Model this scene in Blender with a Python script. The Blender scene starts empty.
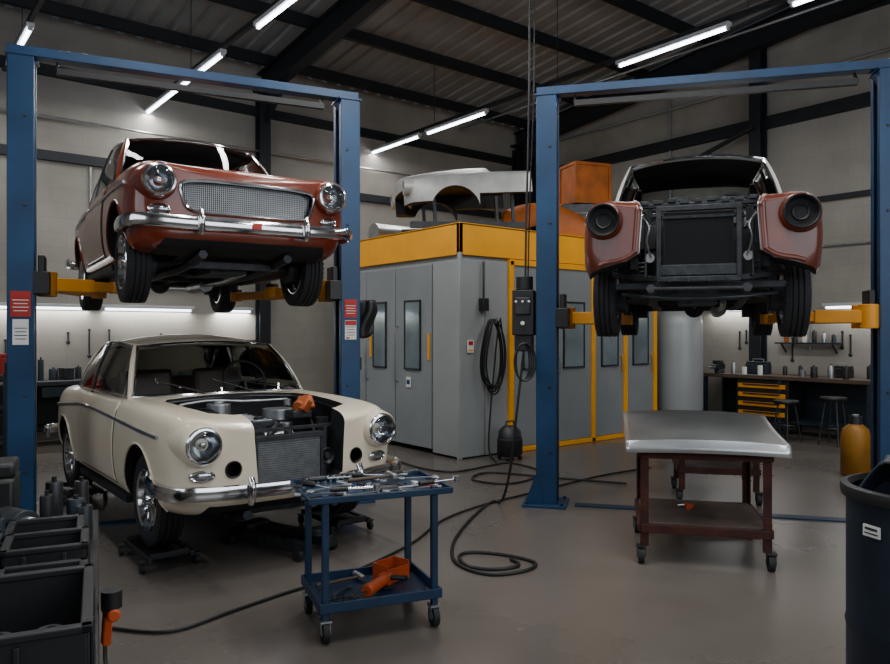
import bpy, bmesh, math, random
from mathutils import Vector, Matrix, Euler
from mathutils.bvhtree import BVHTree
random.seed(7)
scene=bpy.context.scene
COL=scene.collection
YAW=math.radians(38.3)
CS,SN=math.cos(YAW),math.sin(YAW)
def st(a,d):  # across and depth from the camera, mostly worked out from image pixels
    "survey frame (across, along) -> building x,y"
    return (CS*a+SN*d, -SN*a+CS*d)
def hx(h):
    r=[int(h[i:i+2],16)/255 for i in (0,2,4)]
    return tuple((c/12.92 if c<=.04045 else ((c+.055)/1.055)**2.4) for c in r)
def mat(name,h,rough=.5,metal=0.,var=.12,scale=6,bump=0.,bscale=40,coat=0.,emit=0.,rvar=.12):
    m=bpy.data.materials.new(name); m.use_nodes=True
    nt=m.node_tree; b=nt.nodes['Principled BSDF']
    c=hx(h)
    tc=nt.nodes.new('ShaderNodeTexCoord'); n=nt.nodes.new('ShaderNodeTexNoise')
    n.inputs['Scale'].default_value=scale; n.inputs['Detail'].default_value=6
    nt.links.new(tc.outputs['Object'],n.inputs['Vector'])
    cr=nt.nodes.new('ShaderNodeValToRGB')
    cr.color_ramp.elements[0].position=.3; cr.color_ramp.elements[1].position=.7
    cr.color_ramp.elements[0].color=(*[x*(1-var) for x in c],1)
    cr.color_ramp.elements[1].color=(*[min(1,x*(1+var)) for x in c],1)
    nt.links.new(n.outputs['Fac'],cr.inputs['Fac']); nt.links.new(cr.outputs['Color'],b.inputs['Base Color'])
    mr=nt.nodes.new('ShaderNodeMapRange'); mr.inputs['To Min'].default_value=max(0.02,rough-rvar/2); mr.inputs['To Max'].default_value=min(1,rough+rvar/2)
    nt.links.new(n.outputs['Fac'],mr.inputs['Value']); nt.links.new(mr.outputs['Result'],b.inputs['Roughness'])
    b.inputs['Metallic'].default_value=metal
    b.inputs['Coat Weight'].default_value=coat; b.inputs['Coat Roughness'].default_value=.07
    if emit:
        b.inputs['Emission Color'].default_value=(*c,1); b.inputs['Emission Strength'].default_value=emit
    if bump:
        n2=nt.nodes.new('ShaderNodeTexNoise'); n2.inputs['Scale'].default_value=bscale; n2.inputs['Detail'].default_value=4
        nt.links.new(tc.outputs['Object'],n2.inputs['Vector'])
        bp=nt.nodes.new('ShaderNodeBump'); bp.inputs['Strength'].default_value=bump; bp.inputs['Distance'].default_value=.01
        nt.links.new(n2.outputs['Fac'],bp.inputs['Height']); nt.links.new(bp.outputs['Normal'],b.inputs['Normal'])
    return m
def glassmat(name,tint,refl=1.45):
    m=bpy.data.materials.new(name); m.use_nodes=True; nt=m.node_tree; nt.nodes.clear()
    o=nt.nodes.new('ShaderNodeOutputMaterial'); t=nt.nodes.new('ShaderNodeBsdfTransparent'); g=nt.nodes.new('ShaderNodeBsdfGlossy')
    t.inputs['Color'].default_value=(*tint,1); g.inputs['Roughness'].default_value=.03
    f=nt.nodes.new('ShaderNodeFresnel'); f.inputs['IOR'].default_value=refl
    mx=nt.nodes.new('ShaderNodeMixShader')
    nt.links.new(f.outputs[0],mx.inputs[0]); nt.links.new(t.outputs[0],mx.inputs[1]); nt.links.new(g.outputs[0],mx.inputs[2]); nt.links.new(mx.outputs[0],o.inputs[0])
    return m
M_white=mat('cream_paint','DFD3BC',.34,0,.03,3,coat=.5,rvar=.1)
M_red=mat('rust_red_paint','6C260A',.30,.0,.08,3,coat=.6)
M_maroon=mat('dark_red_paint','5C220D',.38,.0,.22,4,coat=.45)
M_silver=mat('bare_silver_panel','C4C7C8',.3,.85,.12,3,bump=.03,bscale=6)
M_roofw=mat('pale_grey_roof_primer','C6C5BF',.5,.0,.1,4)
M_shell=mat('primer_grey_shell','B2B3AF',.42,.3,.2,3)
M_chrome=mat('chrome','DCDEE0',.13,1,.05,10,rvar=.1)
M_steel=mat('brushed_steel','A8ABAD',.36,.9,.12,8)
M_steeld=mat('dark_steel','3F4144',.45,.8,.25,10)
M_tyre=mat('tyre_rubber','191A1C',.75,0,.2,12,bump=.2)
M_black=mat('black_plastic','111214',.5,0,.2,8)
M_dark=mat('dark_underbody','151619',.7,.2,.4,9,bump=.4,bscale=25)
M_blk=mat('matte_black','0B0C0E',.8,0,.3,6)
M_seat=mat('brown_leather','3E2C22',.5,0,.2,10)
M_liner=mat('dark_headliner','24201E',.9,0,.2,10)
M_blue=mat('lift_blue_paint','0C3659',.42,.1,.2,3,bump=.05)
M_blued=mat('cart_blue_paint','0D2C47',.45,.1,.25,5)
M_drum=mat('drum_navy_paint','0B1A29',.5,.2,.3,5)
M_yel=mat('safety_yellow_paint','D98E08',.45,.0,.12,4)
M_yelb=mat('booth_yellow_paint','EDA205',.5,.0,.08,2)
M_panel=mat('booth_grey_panel','94999A',.5,.1,.08,1.5)
M_panel2=mat('booth_door_grey','868C8F',.45,.15,.07,2)
M_orange=mat('orange_plastic','AE430C',.45,0,.15,5)
M_orange2=mat('orange_steel_crate','A0540B',.6,.1,.35,4)
M_rust=mat('red_brown_steel','3B190F',.78,.2,.55,7,bump=.5)
M_ply=mat('worn_shelf_board','43362F',.8,0,.4,4)
M_label=mat('white_label','D8D8D2',.6,0,.03)
M_redl=mat('red_label','A31D14',.5,0,.05)
M_tank=mat('tank_grey','9DA2A3',.45,.2,.06,2)
M_rad=mat('radiator_core','7A7C7E',.5,.5,.2,20)
M_copper=mat('rusty_orange_part','A8562A',.55,.3,.3,14)
M_iron=mat('cast_iron','3A3D40',.55,.7,.35,14,bump=.4)
M_beam=mat('dark_structural_steel','23272B',.6,.4,.2,3)
M_hose=mat('black_rubber_hose','0E0F11',.55,0,.1)
M_wood=mat('worn_bench_top','4A3C30',.6,0,.25,5)
M_tube=mat('lit_tube','EAF2FF',.5,0,0,emit=14)
M_tubew=mat('lit_wall_tube','EAF2FF',.5,0,0,emit=6)
M_lamp=mat('lamp_housing','B9BCBE',.5,.2,.05)
M_lens=mat('headlight_reflector','B4B8BC',.12,.9,.1,30)
M_tarp=mat('bin_black','131518',.55,0,.2,5)
M_conc=mat('bluegrey_cabinet','202C35',.5,.2,.15,5)
M_glass=glassmat('car_glass',(.84,.88,.88),1.5)
M_lglass=glassmat('lamp_glass',(.9,.92,.93),1.5)
M_bglass=mat('booth_window_glass','7C8B91',.1,.35,.3,1.5)
M_yelcyl=mat('yellow_cylinder_paint','8F600C',.5,.1,.2,5)
M_fillpane=mat('daylight_window_pane','D0DAE6',.5,0,0,emit=1.1)  # glowing pane of the windows added for fill light

class MB:
    def __init__(s,M=None): s.v=[];s.f=[];s.m=[];s.M=M or Matrix()
    def add(s,vs,fs,m=0):
        b=len(s.v); s.v+=[s.M@Vector(v) for v in vs]; s.f+=[[i+b for i in f] for f in fs]; s.m+=[m]*len(fs); return s
    def box(s,c,d,m=0,r=None):
        R=Matrix() if r is None else (Euler(r).to_matrix().to_4x4() if not isinstance(r,Matrix) else r)
        T=Matrix.Translation(c)@R
        vs=[T@Vector((x*d[0]/2,y*d[1]/2,z*d[2]/2)) for x in(-1,1) for y in(-1,1) for z in(-1,1)]
        return s.add(vs,[(0,1,3,2),(4,6,7,5),(0,4,5,1),(2,3,7,6),(0,2,6,4),(1,5,7,3)],m)
    def beam(s,a,b,w,h,m=0):
        a=Vector(a);b=Vector(b);d=b-a;L=d.length;d.normalize()
        up=Vector((0,0,1)) if abs(d.z)<.95 else Vector((0,1,0))
        sd=d.cross(up).normalized();up=sd.cross(d)
        R=Matrix((sd,d,up)).transposed().to_4x4()
        return s.box((a+b)/2,(w,L,h),m,R)
    def prism(s,poly,z0,z1,m=0):
        n=len(poly); vs=[(x,y,z0) for x,y in poly]+[(x,y,z1) for x,y in poly]
        return s.add(vs,[list(range(n))[::-1],list(range(n,2*n))]+[(i,(i+1)%n,n+(i+1)%n,n+i) for i in range(n)],m)
    def prismy(s,poly,y0,y1,m=0):
        n=len(poly); vs=[(x,y0,z) for x,z in poly]+[(x,y1,z) for x,z in poly]
        return s.add(vs,[list(range(n))[::-1],list(range(n,2*n))]+[(i,(i+1)%n,n+(i+1)%n,n+i) for i in range(n)],m)
    def cyl(s,a,b,r,r2=None,n=16,m=0):
        a=Vector(a);b=Vector(b);d=(b-a);L=d.length; r2=r if r2 is None else r2
        return s.lathe([(0,0),(r,0),(r2,L),(0,L)],a,d,n,m)
    def lathe(s,prof,o,ax,n=24,m=0,loop=False):
        o=Vector(o);ax=Vector(ax).normalized(); t=Vector((0,0,1)) if abs(ax.z)<.9 else Vector((1,0,0))
        u=ax.cross(t).normalized(); w=ax.cross(u); vs=[];fs=[]; idx=[]
        for r,h in prof:
            if r<1e-6: idx.append([len(vs)]); vs.append(o+ax*h)
            else:
                idx.append(list(range(len(vs),len(vs)+n)))
                for i in range(n):
                    a=2*math.pi*i/n; vs.append(o+ax*h+u*(r*math.cos(a))+w*(r*math.sin(a)))
        K=len(prof)
        for k in range(K if loop else K-1):
            A,B=idx[k],idx[(k+1)%K]
            for i in range(n):
                j=(i+1)%n
                if len(A)==1 and len(B)==1: continue
                if len(A)==1: fs.append((A[0],B[j],B[i]))
                elif len(B)==1: fs.append((A[i],A[j],B[0]))
                else: fs.append((A[i],A[j],B[j],B[i]))
        return s.add(vs,fs,m)
    def tube(s,pts,r,n=8,m=0,closed=False,sm=0):
        sec=[(r*math.cos(2*math.pi*i/n),r*math.sin(2*math.pi*i/n)) for i in range(n)]
        return s.sweep(pts,sec,m,closed,sm)
    def sweep(s,pts,sec,m=0,closed=False,sm=0,up=(0,0,1)):
        P=[Vector(p) for p in pts]
        if sm: P=catmull(P,sm,closed)
        N=len(P);n=len(sec);vs=[];up=Vector(up)
        prev=None
        for i,p in enumerate(P):
            if closed: d=P[(i+1)%N]-P[i-1]
            else: d=P[min(i+1,N-1)]-P[max(i-1,0)]
            if d.length<1e-9: d=Vector((0,1,0))
            d.normalize()
            if prev is None:
                u=up-d*up.dot(d)
                if u.length<.05: u=Vector((1,0,0))-d*d.x
                u.normalize()
            else:
                if abs(d.dot(up))<.9:
                    u=up-d*up.dot(d)
                    if u.dot(prev)<0 : u=-u
                    u=(u.normalized()*.5+ (prev-d*prev.dot(d)).normalized()*.5)
                else: u=prev-d*prev.dot(d)
                u.normalize()
            prev=u; w=d.cross(u)
            for a,b in sec: vs.append(p+w*a+u*b)
        fs=[]
        for i in range(N if closed else N-1):
            for j in range(n):
                a=i*n+j;b=i*n+(j+1)%n;c=((i+1)%N)*n+(j+1)%n;d2=((i+1)%N)*n+j
                fs.append((a,b,c,d2))
        if not closed: fs.append(list(range(n))[::-1]); fs.append([ (N-1)*n+j for j in range(n)])
        return s.add(vs,fs,m)
    def grid(s,fn,nu,nv,m=0,us=None,vs_=None):
        us=us or [i/nu for i in range(nu+1)]; vv=vs_ or [i/nv for i in range(nv+1)]
        vs=[fn(u,v) for u in us for v in vv]; k=len(vv)
        return s.add(vs,[(i*k+j,i*k+j+1,(i+1)*k+j+1,(i+1)*k+j) for i in range(len(us)-1) for j in range(k-1)],m)
    def sph(s,c,r,m=0,n=16,sc=(1,1,1)):
        prof=[(r*math.sin(math.pi*i/8),-r*math.cos(math.pi*i/8)) for i in range(9)]
        prof[0]=(0,-r);prof[-1]=(0,r)
        old=s.M; s.M=old@Matrix.Translation(c)@Matrix.Diagonal((*sc,1)); s.lathe(prof,(0,0,0),(0,0,1),n,m); s.M=old; return s
    def obj(s,name,mats,parent=None,bevel=0,sub=0,solid=0,ang=38,label=None,cat=None,group=None,kind=None,seg=2,loc=None,rz=0,inner=0):
        me=bpy.data.meshes.new(name); me.from_pydata([tuple(v) for v in s.v],[],s.f)
        if not isinstance(mats,(list,tuple)): mats=[mats]
        for x in mats: me.materials.append(x)
        for p,i in zip(me.polygons,s.m): p.material_index=i
        bm=bmesh.new(); bm.from_mesh(me); bmesh.ops.recalc_face_normals(bm,faces=bm.faces)
        if inner:
            bm.faces.ensure_lookup_table(); f=max(bm.faces,key=lambda f:abs(f.normal.z))
            if f.normal.z<0: bmesh.ops.reverse_faces(bm,faces=bm.faces)
        bm.to_mesh(me); bm.free()
        me.shade_smooth()
        try: me.set_sharp_from_angle(angle=math.radians(ang))
        except Exception: pass
        o=bpy.data.objects.new(name,me); COL.objects.link(o)
        if parent: o.parent=parent
        if loc: o.location=loc
        o.rotation_euler=(0,0,rz)
        if solid:
            x=o.modifiers.new('s','SOLIDIFY'); x.thickness=solid; x.offset=-1
            if inner: x.material_offset=1
        if bevel: x=o.modifiers.new('b','BEVEL'); x.width=bevel; x.segments=seg; x.limit_method='ANGLE'; x.angle_limit=math.radians(40)
        if sub: x=o.modifiers.new('u','SUBSURF'); x.levels=sub; x.render_levels=sub
        tag(o,label,cat,group,kind); return o
def tag(o,label=None,cat=None,group=None,kind=None):
    if label:o['label']=label
    if cat:o['category']=cat
    if group:o['group']=group
    if kind:o['kind']=kind
    return o
def catmull(P,k,closed=False):
    out=[];N=len(P)
    for i in range(N if closed else N-1):
        p0=P[(i-1)%N] if (closed or i>0) else P[0]; p1=P[i]; p2=P[(i+1)%N]; p3=P[(i+2)%N] if (closed or i+2<N) else P[-1]
        for j in range(k):
            t=j/k; out.append(.5*((2*p1)+(p2-p0)*t+(2*p0-5*p1+4*p2-p3)*t*t+(3*p1-p0-3*p2+p3)*t**3))
    if not closed: out.append(P[-1])
    return out
def thing(name,label,cat,loc,rz=0,scale=1,group=None):
    e=bpy.data.objects.new(name,None); COL.objects.link(e); e.empty_display_size=.2
    e.location=loc; e.rotation_euler=(0,0,rz); e.scale=(scale,)*3
    return tag(e,label,cat,group)
def bake(o):
    bpy.context.view_layer.update()
    dg=bpy.context.evaluated_depsgraph_get(); me=bpy.data.meshes.new_from_object(o.evaluated_get(dg)); o.modifiers.clear(); o.data=me
def cut(o,cutters):
    for c in cutters:
        md=o.modifiers.new('c','BOOLEAN'); md.operation='DIFFERENCE'; md.object=c; md.solver='EXACT'
        try: md.material_mode='TRANSFER'
        except Exception: pass
        bake(o)
    for c in cutters: bpy.data.objects.remove(c)

# ---------------------------------------------------------------- ROOM
X0,X1,Y0,Y1=-4.,11.9,-4.,12.15
def zr(y): return 6.25+.103*(Y1-y)
def brickmat(name,h,dirt):
    m=bpy.data.materials.new(name); m.use_nodes=True; nt=m.node_tree; b=nt.nodes['Principled BSDF']; b.inputs['Roughness'].default_value=.8
    tc=nt.nodes.new('ShaderNodeTexCoord'); sp=nt.nodes.new('ShaderNodeSeparateXYZ'); ad=nt.nodes.new('ShaderNodeMath'); ad.operation='ADD'
    cb=nt.nodes.new('ShaderNodeCombineXYZ'); nt.links.new(tc.outputs['Object'],sp.inputs[0]); nt.links.new(sp.outputs[0],ad.inputs[0]); nt.links.new(sp.outputs[1],ad.inputs[1])
    nt.links.new(ad.outputs[0],cb.inputs[0]); nt.links.new(sp.outputs[2],cb.inputs[1])
    br=nt.nodes.new('ShaderNodeTexBrick'); br.inputs['Scale'].default_value=1; br.inputs['Brick Width'].default_value=.44; br.inputs['Row Height'].default_value=.22; br.inputs['Mortar Size'].default_value=.005; br.inputs['Mortar Smooth'].default_value=.5
    c=hx(h); br.inputs['Color1'].default_value=(*c,1); br.inputs['Color2'].default_value=(*[x*.97 for x in c],1); br.inputs['Mortar'].default_value=(*[x*.85 for x in c],1)
    nt.links.new(cb.outputs[0],br.inputs['Vector'])
    n=nt.nodes.new('ShaderNodeTexNoise'); n.inputs['Scale'].default_value=.8; n.inputs['Detail'].default_value=7; nt.links.new(tc.outputs['Object'],n.inputs['Vector'])
    cr=nt.nodes.new('ShaderNodeValToRGB'); cr.color_ramp.elements[0].position=.3; cr.color_ramp.elements[1].position=.65; cr.color_ramp.elements[0].color=(dirt,dirt,dirt*1.0,1); cr.color_ramp.elements[1].color=(1,1,1,1)
    nt.links.new(n.outputs['Fac'],cr.inputs[0])
    mx=nt.nodes.new('ShaderNodeMix'); mx.data_type='RGBA'; mx.blend_type='MULTIPLY'; mx.inputs[0].default_value=1
    nt.links.new(br.outputs['Color'],mx.inputs[6]); nt.links.new(cr.outputs[0],mx.inputs[7]); nt.links.new(mx.outputs[2],b.inputs['Base Color'])
    bp=nt.nodes.new('ShaderNodeBump'); bp.inputs['Strength'].default_value=.1; bp.inputs['Distance'].default_value=.01; nt.links.new(br.outputs['Fac'],bp.inputs['Height']); bp.invert=True; nt.links.new(bp.outputs[0],b.inputs['Normal'])
    return m
M_wall=brickmat('painted_block_wall','98948B',.66)
m=bpy.data.materials.new('polished_concrete'); m.use_nodes=True; nt=m.node_tree; b=nt.nodes['Principled BSDF']
tc=nt.nodes.new('ShaderNodeTexCoord')
def noise(sc,det=8,dist=0):
    n=nt.nodes.new('ShaderNodeTexNoise'); n.inputs['Scale'].default_value=sc; n.inputs['Detail'].default_value=det; n.inputs['Distortion'].default_value=dist; nt.links.new(tc.outputs['Object'],n.inputs['Vector']); return n
def ramp(src,p0,c0,p1,c1):
    r=nt.nodes.new('ShaderNodeValToRGB'); r.color_ramp.elements[0].position=p0; r.color_ramp.elements[1].position=p1; r.color_ramp.elements[0].color=(*c0,1); r.color_ramp.elements[1].color=(*c1,1); nt.links.new(src,r.inputs[0]); return r
n1=noise(.5,12,.1); r1=ramp(n1.outputs['Fac'],.25,hx('56504B'),.75,hx('6E6761'))
n2=noise(1.8,12,.1); r2=ramp(n2.outputs['Fac'],.2,(.72,.72,.72),.7,(1,1,1))
mx=nt.nodes.new('ShaderNodeMix'); mx.data_type='RGBA'; mx.blend_type='MULTIPLY'; mx.inputs[0].default_value=.5
nt.links.new(r1.outputs[0],mx.inputs[6]); nt.links.new(r2.outputs[0],mx.inputs[7])
n3=noise(11,3,0); r3=ramp(n3.outputs['Fac'],.2,(.4,.38,.36),.27,(1,1,1))
mx2=nt.nodes.new('ShaderNodeMix'); mx2.data_type='RGBA'; mx2.blend_type='MULTIPLY'; mx2.inputs[0].default_value=.5
nt.links.new(mx.outputs[2],mx2.inputs[6]); nt.links.new(r3.outputs[0],mx2.inputs[7]); nt.links.new(mx2.outputs[2],b.inputs['Base Color'])
rr=ramp(n1.outputs['Fac'],.3,(.25,.25,.25),.75,(.33,.33,.33)); nt.links.new(rr.outputs[0],b.inputs['Roughness'])
M_floor=m
MB().box(((X0+X1)/2,(Y0+Y1)/2,-.1),(X1-X0,Y1-Y0,.2)).obj('floor',M_floor,kind='structure')
def wallpoly(name,pts,th):
    n=len(pts); t=Vector(th); vs=[Vector(p) for p in pts]+[Vector(p)+t for p in pts]
    return MB().add(vs,[list(range(n)),list(range(n,2*n))]+[(i,(i+1)%n,n+(i+1)%n,n+i) for i in range(n)]).obj(name,M_wall,kind='structure')
wallpoly('wall_back',[(X0,Y1,0),(X1,Y1,0),(X1,Y1,zr(Y1)),(X0,Y1,zr(Y1))],(0,.2,0))
wallpoly('wall_right',[(X1,Y0,0),(X1,Y1,0),(X1,Y1,zr(Y1)),(X1,Y0,zr(Y0))],(.2,0,0))
wallpoly('wall_left',[(X0,Y0,0),(X0,Y1,0),(X0,Y1,zr(Y1)),(X0,Y0,zr(Y0))],(-.2,0,0))
wallpoly('wall_front',[(X0,Y0,0),(X1,Y0,0),(X1,Y0,zr(Y0)),(X0,Y0,zr(Y0))],(0,-.2,0))
def added_fill(n,loc,rz,w,h,power):  # made-up window, glowing pane plus area lamp, added out of view as fill
    mb=MB(Matrix.Translation(loc)@Matrix.Rotation(rz,4,'Z')); mb.box((0,.03,0),(w,.02,h),m=1)
    k=int(w/1.2)
    for i in range(k+1): mb.box((-w/2+w*i/k,.05,0),(.05,.05,h+.05))
    for z in(-h/2,0,h/2): mb.box((0,.05,z),(w+.05,.05,.05))
    mb.obj('window_%d'%n,[M_beam,M_fillpane],kind='structure')
    ld=bpy.data.lights.new('daylight','AREA'); ld.shape='RECTANGLE'; ld.size=w; ld.size_y=h; ld.energy=power; ld.color=(.90,.94,1)
    lo=bpy.data.objects.new('daylight',ld); COL.objects.link(lo)
    d=Matrix.Rotation(rz,4,'Z')@Vector((0,1,0)); lo.location=Vector(loc)+d*.12
    lo.rotation_euler=d.to_track_quat('-Z','Y').to_euler()
added_fill(1,(3.5,Y0,3.6),0,9,3.6,200)  # unseen window added behind the camera to brighten the car fronts
added_fill(2,(X0,3.5,3.8),-math.pi/2,8,2.6,95)  # second unseen window added on the left wall for more fill
M_roof=mat('corrugated_roof_sheet','8A8D8E',.55,.2,.12,2)
c=MB()
ribs=[]; x=X0
while x<X1-.01:
    ribs+=[(x,0),(x+.16,0),(x+.19,.04),(x+.27,.04),(x+.30,0)]; x+=.30
ribs=[(a,b_) for a,b_ in ribs if a<=X1]
ya,yb=Y0,Y1
vs=[];fs=[]
for a,h in ribs: vs+=[(a,ya,zr(ya)+h),(a,yb,zr(yb)+h)]
for i in range(len(ribs)-1): fs.append((2*i,2*i+1,2*i+3,2*i+2))
c.add(vs,fs).obj('ceiling',M_roof,kind='structure',ang=20)
TR=[0]
def trim(mb,mats,**k):
    TR[0]+=1; o=mb.obj('trim_%d'%TR[0],mats,kind='structure',**k); return o
def ibeam(mb,a,b,w,h,t=.02):
    a=Vector(a);b=Vector(b); d=(b-a).normalized(); up=Vector((0,0,1)) if abs(d.z)<.9 else Vector((1,0,0))
    sd=d.cross(up).normalized(); up=sd.cross(d)
    mb.beam(a+up*(h/2-t/2),b+up*(h/2-t/2),w,t); mb.beam(a-up*(h/2-t/2),b-up*(h/2-t/2),w,t)
    mb.beam(a,b,t,h-2*t)
for xr in (0.2,5.45,11.6):
    mb=MB(); ibeam(mb,(xr,Y0+.05,zr(Y0)-.36),(xr,Y1-.1,zr(Y1)-.36),.2,.4); trim(mb,M_beam)
    mb=MB(); mb.box((xr,Y1-.22,2.85),(.2,.02,5.7)); mb.box((xr,Y1-.05,2.85),(.2,.02,5.7)); mb.box((xr,Y1-.13,2.85),(.02,.16,5.7))
    mb.box((xr,Y1-.13,5.8),(.26,.4,.04)); trim(mb,M_beam)
    mb=MB(); mb.add([(xr-.02,Y1-.3,5.85),(xr+.02,Y1-.3,5.85),(xr-.02,Y1-1.5,5.98),(xr+.02,Y1-1.5,5.98),(xr-.02,Y1-.3,5.2),(xr+.02,Y1-.3,5.2)],[(0,1,3,2),(0,2,4),(1,5,3),(2,3,5,4),(0,4,5,1)]); trim(mb,M_beam)
for i in range(11):
    y=Y1-.5-1.5*i; mb=MB()
    mb.box((X0/2+X1/2,y,zr(y)-.09),(X1-X0-.05,.05,.17)); mb.box((X0/2+X1/2,y+.03,zr(y)-.17),(X1-X0-.05,.08,.015)); trim(mb,M_beam)
for z,h in ((4.2,.14),(5.45,.16)):
    mb=MB(); mb.box(((X0+X1)/2,Y1-.04,z),(X1-X0-.1,.07,h)); trim(mb,M_beam)
mb=MB(); mb.box((X1-.05,(Y0+Y1)/2,5.1),(.1,Y1-Y0-.2,.2)); trim(mb,M_beam)
mb=MB(); mb.box((X1-.04,(Y0+Y1)/2,3.7),(.07,Y1-Y0-.2,.08)); trim(mb,M_beam)
mb=MB(); mb.box((X1-.04,(Y0+Y1)/2,6.5),(.07,Y1-Y0-.2,.1)); trim(mb,M_beam)
for y in (6.4,1.0,11.7):
    mb=MB(); mb.box((X1-.08,y,3.2),(.02,.2,6.4)); mb.box((X1-.28,y,3.2),(.02,.2,6.4)); mb.box((X1-.18,y,3.2),(.18,.02,6.4)); trim(mb,M_beam)
mb=MB(); mb.beam((X1-.32,6.4,5.0),(X1-.32,11.6,3.4),.06,.06); trim(mb,M_beam)
for pts in ([(X1-.04,4.4,.9),(X1-.04,4.4,4.9)],[(X1-.04,8.2,1.2),(X1-.04,8.2,6.0)],[(X1-.04,3.7,1.0),(X1-.04,3.7,5.0)],[(X1-.04,3.9,2.95),(X1-.04,5.6,2.95),(X1-.04,5.6,1.3)],[(X1-.04,7.6,2.3),(X1-.04,9.9,2.3)],[(1.6,Y1-.04,2.3),(5.2,Y1-.04,2.3)],[(2.7,Y1-.04,2.3),(2.7,Y1-.04,4.1)],[(X1-.1,Y0+.2,5.75),(X1-.1,Y1-.2,5.75)],[(X0+.2,Y1-.1,4.75),(X1-.2,Y1-.1,4.75)],[(9.9,Y0+.2,5.9),(9.9,Y1-.1,5.9)]):
    mb=MB(); mb.tube(pts,.02); trim(mb,M_steel)

# ---------------------------------------------------------------- LIGHTS
LP=.62
def tube_lamp(x,y,z,L=1.55,power=60,along='y',group='ceiling fluorescent tubes',mt=None,w=.16):
    r=thing('fluorescent_light','slim hanging fluorescent light with a lit white tube','ceiling light',(x,y,z),0 if along=='y' else math.pi/2,1,group)
    mb=MB(); mb.box((0,0,.045),(.09,L+.06,.05)); mb.box((0,L/2,.01),(.05,.03,.06)); mb.box((0,-L/2,.01),(.05,.03,.06)); mb.obj('lamp_housing',M_lamp,r,bevel=.006)
    mb=MB(); mb.cyl((0,-L/2+.02,0),(0,L/2-.02,0),.02 if mt is None else .018,n=12); mb.obj('light_tube',mt or M_tube,r)
    if power:
        ld=bpy.data.lights.new('tube_glow','AREA'); ld.shape='RECTANGLE'; ld.size=w; ld.size_y=L; ld.energy=power*LP; ld.color=(1,.98,.95)
        lo=bpy.data.objects.new('tube_glow',ld); COL.objects.link(lo); lo.parent=r; lo.location=(0,0,-.035)
    return r
ZT=5.1
for y,p in ((5.4,60),(9.6,50),(11.4,30),(3.1,90),(1.0,100)): tube_lamp(7.8,y,ZT,power=p)
for y,p in ((7.2,60),(9.8,50),(11.4,40),(4.6,110),(2.2,110),(-.3,60)): tube_lamp(3.55,y,ZT,power=p)
for y,p in ((7.8,45),(10.4,45),(5.0,60),(2.4,60)): tube_lamp(1.5,y,ZT,power=p)
for x in (7.8,3.55,1.5):
    mb=MB(); mb.box((0,0,0),(.05,Y1-Y0-1,.06))
    o=mb.obj('lighting_trunking',M_steeld,label='long dark steel trunking rail carrying the fluorescent lights',cat='cable tray',loc=(x,(Y0+Y1)/2,ZT+.1005))
    for k in range(5):
        y=-5.5+2.9*k; mb=MB(); mb.cyl((0,y,.03),(0,y,zr(y+(Y0+Y1)/2)-ZT-.10),.006,n=6); mb.obj('hanger_rod',M_steeld,o)

# ---------------------------------------------------------------- CAR
AX0,AX1=.76,3.20
HX,HZ=.665,.775
def ringpts(y,hw,zb,zf,zc):
    h=zf-zb
    half=[(0,zb),(.5*hw,zb),(.82*hw,zb),(.93*hw,zb+.04),(.98*hw,zb+.14),(1.0*hw,zb+.42*h),(.997*hw,zb+.62*h),(.985*hw,zb+.78*h),(.955*hw,zf-.055),(.90*hw,zf-.008),(.80*hw,zf+.006),(.68*hw,zf-.012),(.45*hw,zf*.4+zc*.6-.004),(.2*hw,zc),(0,zc)]
    full=half+[(-x,z) for x,z in half[-2:0:-1]]
    out=[]
    for x,z in full:
        yy=y+.10*(abs(x)/.8)**2.2*math.exp(-max(y,0)/.35)
        if y>3.3: yy-=.16*(abs(x)/.8)**2*(y-3.3)/.9
        out.append(Vector((x,yy,z)))
    return out
STA=[(0.0,.775,.37,.90,.86),(.03,.805,.335,.925,.893),(.10,.83,.30,.94,.917),(.28,.848,.28,.957,.945),(.55,.855,.26,.967,.965),(.84,.855,.25,.975,.98),(1.2,.85,.24,.98,1.0),(1.6,.84,.24,.985,1.0),(2.1,.84,.24,.985,1.0),(2.6,.845,.24,.985,1.0),(3.0,.85,.25,.985,1.0),(3.3,.845,.26,.975,.99),(3.65,.82,.29,.95,.965),(3.95,.77,.34,.90,.92),(4.12,.71,.40,.84,.86),(4.18,.62,.45,.78,.80)]
def body_solid(stations,mats):
    mb=MB(); vs=[];n=28
    for s in stations: vs+=ringpts(*s)
    fs=[];ms=[]
    K=len(stations)
    for i in range(K-1):
        for j in range(n):
            k=(j+1)%n; fs.append((i*n+j,i*n+k,(i+1)*n+k,(i+1)*n+j)); ms.append(1 if j in(0,1,n-1,n-2) else 0)
    for base,dy in ((0,-.012),((K-1)*n,.02)):
        ring=[vs[base+j] for j in range(n)]; c=sum(ring,Vector())/n; last=base
        y0=min(p.y for p in ring) if base==0 else max(p.y for p in ring)
        for q,sc in enumerate((.93,.6,.25)):
            b2=len(vs)
            for p in ring:
                w=c+(p-c)*sc
                if base==0: w.y=y0+.10*(abs(w.x)/.8)**2.2+dy
                else: w.y=y0-.15*(abs(w.x)/.8)**2+dy
                vs.append(w)
            for j in range(n):
                k=(j+1)%n; fs.append((last+j,last+k,b2+k,b2+j)); ms.append(0)
            last=b2
        fs.append([last+j for j in range(n)]); ms.append(0)
    mb.v=[Vector(v) for v in vs]; mb.f=[list(f) for f in fs]; mb.m=ms
    o=mb.obj('body',mats,ang=180)
    md=o.modifiers.new('u','SUBSURF'); md.levels=2; md.render_levels=2
    bake(o); return o
def cutter(fn):
    mb=MB(); fn(mb); return mb.obj('cutter',M_dark)
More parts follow.
